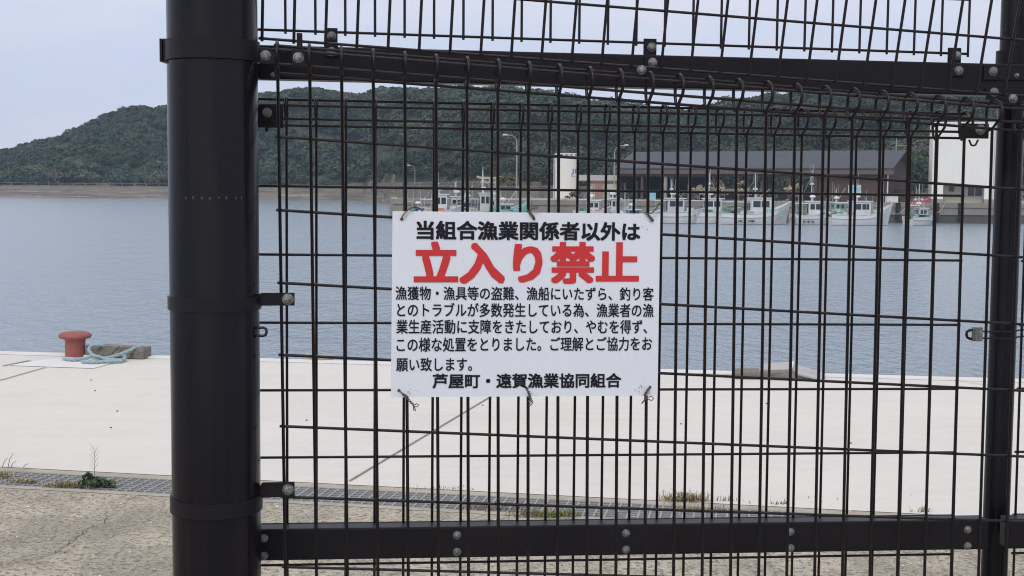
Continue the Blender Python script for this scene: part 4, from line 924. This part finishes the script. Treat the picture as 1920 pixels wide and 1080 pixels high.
# right post and the next fence section
rc = W(ray(1874, 800)*2.50); rbase = np.array([rc[0], rc[1], 0]); RR = .0243
rp_ = wthing('fence_post', rbase, 'thin black round post at the right behind the mesh', 'post')
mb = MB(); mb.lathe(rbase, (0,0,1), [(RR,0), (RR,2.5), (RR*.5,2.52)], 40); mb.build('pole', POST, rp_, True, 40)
mb = MB(); zz = CAM[2]+Wd(ray(1890,110))[2]/Wd(ray(1890,110))[1]*rc[1]
mb.lathe(rbase+[0,0,zz-.012], (0,0,1), [(RR+.001,0), (RR+.006,.0), (RR+.006,.026), (RR+.001,.026)], 32); mb.build('clamp_band', RAIL, rp_, True, 35)
fc = wthing('mesh_fence', PB.P(1.8, 1.3, 0)*[1,1,0], 'end of the next mesh fence section right of the thin post', 'fence')
ub = PB.uv(1904, 900, 0)[0]
mb = MB()
k0 = ub/.05
def shifted(pn, du): q = Panel.__new__(Panel); q.__dict__ = dict(pn.__dict__); q.t = pn.t+du*(pn.X+pn.sh*pn.Y); return q
PC = shifted(PB, ub); PCU = shifted(PBU, ub)
mesh_lower(PC, 0, 20, -.003, 1.0, 1.25, -.103, .0024, .0023, rowmax=6, bars=(-.0100, -.0320), extra=[low]+[low+.1167*k for k in range(1,5)]).build('lower_mesh', WIRE, fc, True, 60)
mesh_upper(PCU, 0, 20, -.003, 1.0, 4, .006, .0023, .0023).build('upper_mesh', WIRE, fc, True, 60)
rail(PB, fc, PB.uv(1892, 1010, WR)[0], ub+1.0, vb0, vb1, 'bottom_rail')
# wire clamp with galvanised clip on the right post
wc = wthing('fence_clip', at(1845,628,2.36), 'small galvanised clip with wire loops gripping the thin right post', 'clip')
mb = MB(); PB.pbox(mb, 1825, 1843, 614, 640, .012, .018); PB.pbox(mb, 1829, 1833, 617, 637, .018, .021); mb.build('plate', GALV, wc)
mb = MB(); q = lambda x, y, w=.012: PB.P(*PB.uv(x, y, w), w)
mb.tube([q(1832,619), q(1818,619), q(1813,622), q(1812,628), q(1814,633), q(1818,635), q(1832,635)], .0026, 7); mb.build('hook', WIRE, wc, True, 60)
for y in (621.5, 634): 
    mb = MB(); mb.tube([q(1836,y), q(1880,y+1,.01), q(1898,y+1,.008), q(1908,y-2,.0), q(1925,y-4,-.02)], .0016, 7); mb.build('wire_loop', WIRE, wc, True, 60)

# ------------------------------------------------------------------ the notice
WS = .0125
def sp(x, y, w=WS): return PA.P(*PA.uv(x, y, w), w)
TL, TR, BR, BL = sp(736,396), sp(1238,401), sp(1233,741.5), sp(733,745)
sgn = wthing('notice_board', (BL+BR)/2, 'white notice board with black and large red Japanese lettering wired to the mesh', 'sign')
nrm = PA.n()
mb = MB(); mb.add([BL, BR, TR, TL]+[p-nrm*.003 for p in (BL, BR, TR, TL)], [(0,1,2,3), (7,6,5,4), (0,4,5,1), (1,5,6,2), (2,6,7,3), (3,7,4,0)])
mb.build('board', SIGNW, sgn)
def line(body, x0, x1, yt0, yb0, yt1, yb1, m, bold):
    """text between px x0..x1; top/bottom px at its left end and at its right end"""
    w = WS+.0009; o = sp(x0, yb0, w); X = sp(x1, yb1, w)-o; Y = sp(x0, yt0, w)-o
    text_on(body, o, X, Y, 0, 1, 0, 1, bold).build('lettering', m, sgn)
line('当組合漁業関係者以外は', 781, 1200, 413.5, 449.5, 418, 452, INK, .028)
line('立入り禁止', 776, 1197.5, 452.5, 533, 456.5, 532, RED, .031)
line('漁獲物・漁具等の盗難、漁船にいたずら、釣り客', 741.5, 1225.5, 536.5, 562.5, 539, 564, INK, .013)
line('とのトラブルが多数発生している為、漁業者の漁', 744.5, 1225.5, 567.5, 594.5, 569.5, 595, INK, .013)
line('業生産活動に支障をきたしており、やむを得ず、', 743, 1213, 599, 626, 600, 626, INK, .013)
line('この様な処置をとりました。ご理解とご協力をお', 743.5, 1222.5, 633, 660, 630.5, 657.5, INK, .013)
line('願い致します。', 743, 885, 670.5, 696.5, 670, 696, INK, .013)
line('芦屋町・遠賀漁業協同組合', 811, 1164.5, 700.5, 728.5, 697, 727, INK, .025)
for x, y in ((753,411), (1001,410), (1223,413), (748,732), (988,729), (1218.5,726)):
    mb = MB(); mb.lathe(sp(x, y, WS), nrm, [(.0026,.0004), (.0026,.0008)], 14); mb.build('screw_hole', TIE, sgn)
# paint flakes
for cxx, cyy, nn_ in ((1202,730,13), (998,738,5), (770,737,5), (1205,422,4)):
    mb = MB()
    for k in range(nn_):
        x, y = cxx+random.gauss(0,7), cyy+random.gauss(0,5); r_ = random.uniform(.6,2.0)
        P = [sp(x+r_*math.cos(a)*random.uniform(.5,1.2), min(y+r_*.7*math.sin(a), 741), WS+.0004) for a in -np.linspace(0,2*PI,6)[:-1]]
        mb.add(P, [tuple(range(5))], k % 2)
    mb.build('chipped_paint', [CONC, BOARD], sgn)
def tie(path, label, extra=()):
    P = [sp(x, y, w) for x, y, w in path]; mb = MB(); mb.tube(P, .0011, 7)
    for e_ in extra: mb.tube([sp(x, y, w) for x, y, w in e_], .0009, 6)
    single('tie_wire', mb, TIE, P[0], label, 'wire tie', 'wire ties holding the notice', smooth=True, angle=60)
def twist(x0, y0, x1, y1, turns, w=.017, amp=1.6, n=30):
    d = np.array([x1-x0, y1-y0], float); l = np.linalg.norm(d); p = np.array([-d[1], d[0]])/l
    return [[(x0+d[0]*i/n+p[0]*amp*math.sin(2*PI*turns*i/n+ph), y0+d[1]*i/n+p[1]*amp*math.sin(2*PI*turns*i/n+ph), w+.0013*math.cos(2*PI*turns*i/n+ph)) for i in range(n+1)] for ph in (0, PI)]
F_ = .016
tie([(753,411,.013), (754,406,F_), (760,398,F_), (768,391,F_), (778,387.5,.014), (788,391,.008), (792,396,.003)], 'tie wire over the top left corner of the notice', [[(753,412,.014), (756,403,.018), (764,393,.018), (773,389,.016), (782,390,.010)]])
tie([(1002,411,.0135), (1000,405,F_), (993,401,F_), (990,396,.012), (988,392,.004)], 'tie wire with curled tail at the top middle of the notice', twist(1001,408,993,398,2)+[[(993,398,F_), (999,390,.02), (1006,386,.02), (1009,389,.02), (1004,392,.018), (998,391,.017)], [(994,398,F_), (997,384,.016), (996,378,.014)]])
tie([(1223,413,.0135), (1220,406,F_), (1212,401,F_), (1208,398,.012)], 'tie wire with straight tails at the top right corner of the notice', twist(1223,412,1215,403,2)+[[(1210,401,F_), (1222,400,.018), (1229,393,.02), (1236,380,.02)], [(1213,402,F_), (1225,398,.02), (1232,388,.02), (1240,379,.02)]])
tie([(748,732,.0135), (755,738,F_), (764,743,F_), (766,748,.012)], 'tie wire with small loop hanging at the bottom left corner of the notice', twist(755,738,776,760,3)+[[(776,760,F_), (781,757,.018), (785,759,.018), (783,763,.018), (777,762,F_), (779,771,.015)], [(775,760,F_), (776,770,.015)]])
tie([(988,729,.0135), (990,735,F_), (993,741,F_), (991,745,.012)], 'short twisted tie wire at the bottom middle of the notice', twist(990,733,997,753,3)+[[(997,753,F_), (993,757,.017), (991,752,.016), (997,749,.018), (999,755,.017), (994,761,.016)]])
tie([(1218.5,726,.0135), (1212,733,F_), (1209,740,F_), (1209,748,.012)], 'tie wire with open loop at the bottom right corner of the notice', twist(1217,728,1208,742,2)+[[(1209,741,F_), (1214,748,.018), (1222,751,.018), (1226,747,.018), (1222,743,.018), (1214,745,.018), (1203,757,.016)], [(1209,742,F_), (1208,750,.018), (1203,756,.016)]])
# silo letters, wrapped a hair off the tank front
p = SILO_P; R = SILO_R
for body, x0, x1, z0, z1 in (('JF', .52, 1.72, 3.05, 3.78), ('漁協', .50, 1.2, 2.78, 2.93)):
    co, fs = text_mesh(body); mn, mx_ = co.min(0), co.max(0); V = []
    for c in co:
        sx = x0+(c[0]-mn[0])/(mx_[0]-mn[0])*(x1-x0); a = sx/R; z = z0+(c[1]-mn[1])/(mx_[1]-mn[1])*(z1-z0)
        V.append(p+np.array([math.sin(a)*(R+.02), -math.cos(a)*(R+.02), z]))
    mb = MB(); mb.add(V, fs); mb.build('lettering', LOGO, SILO_T)
for o in bpy.data.objects:
    if '_base' in o: del o['_base']
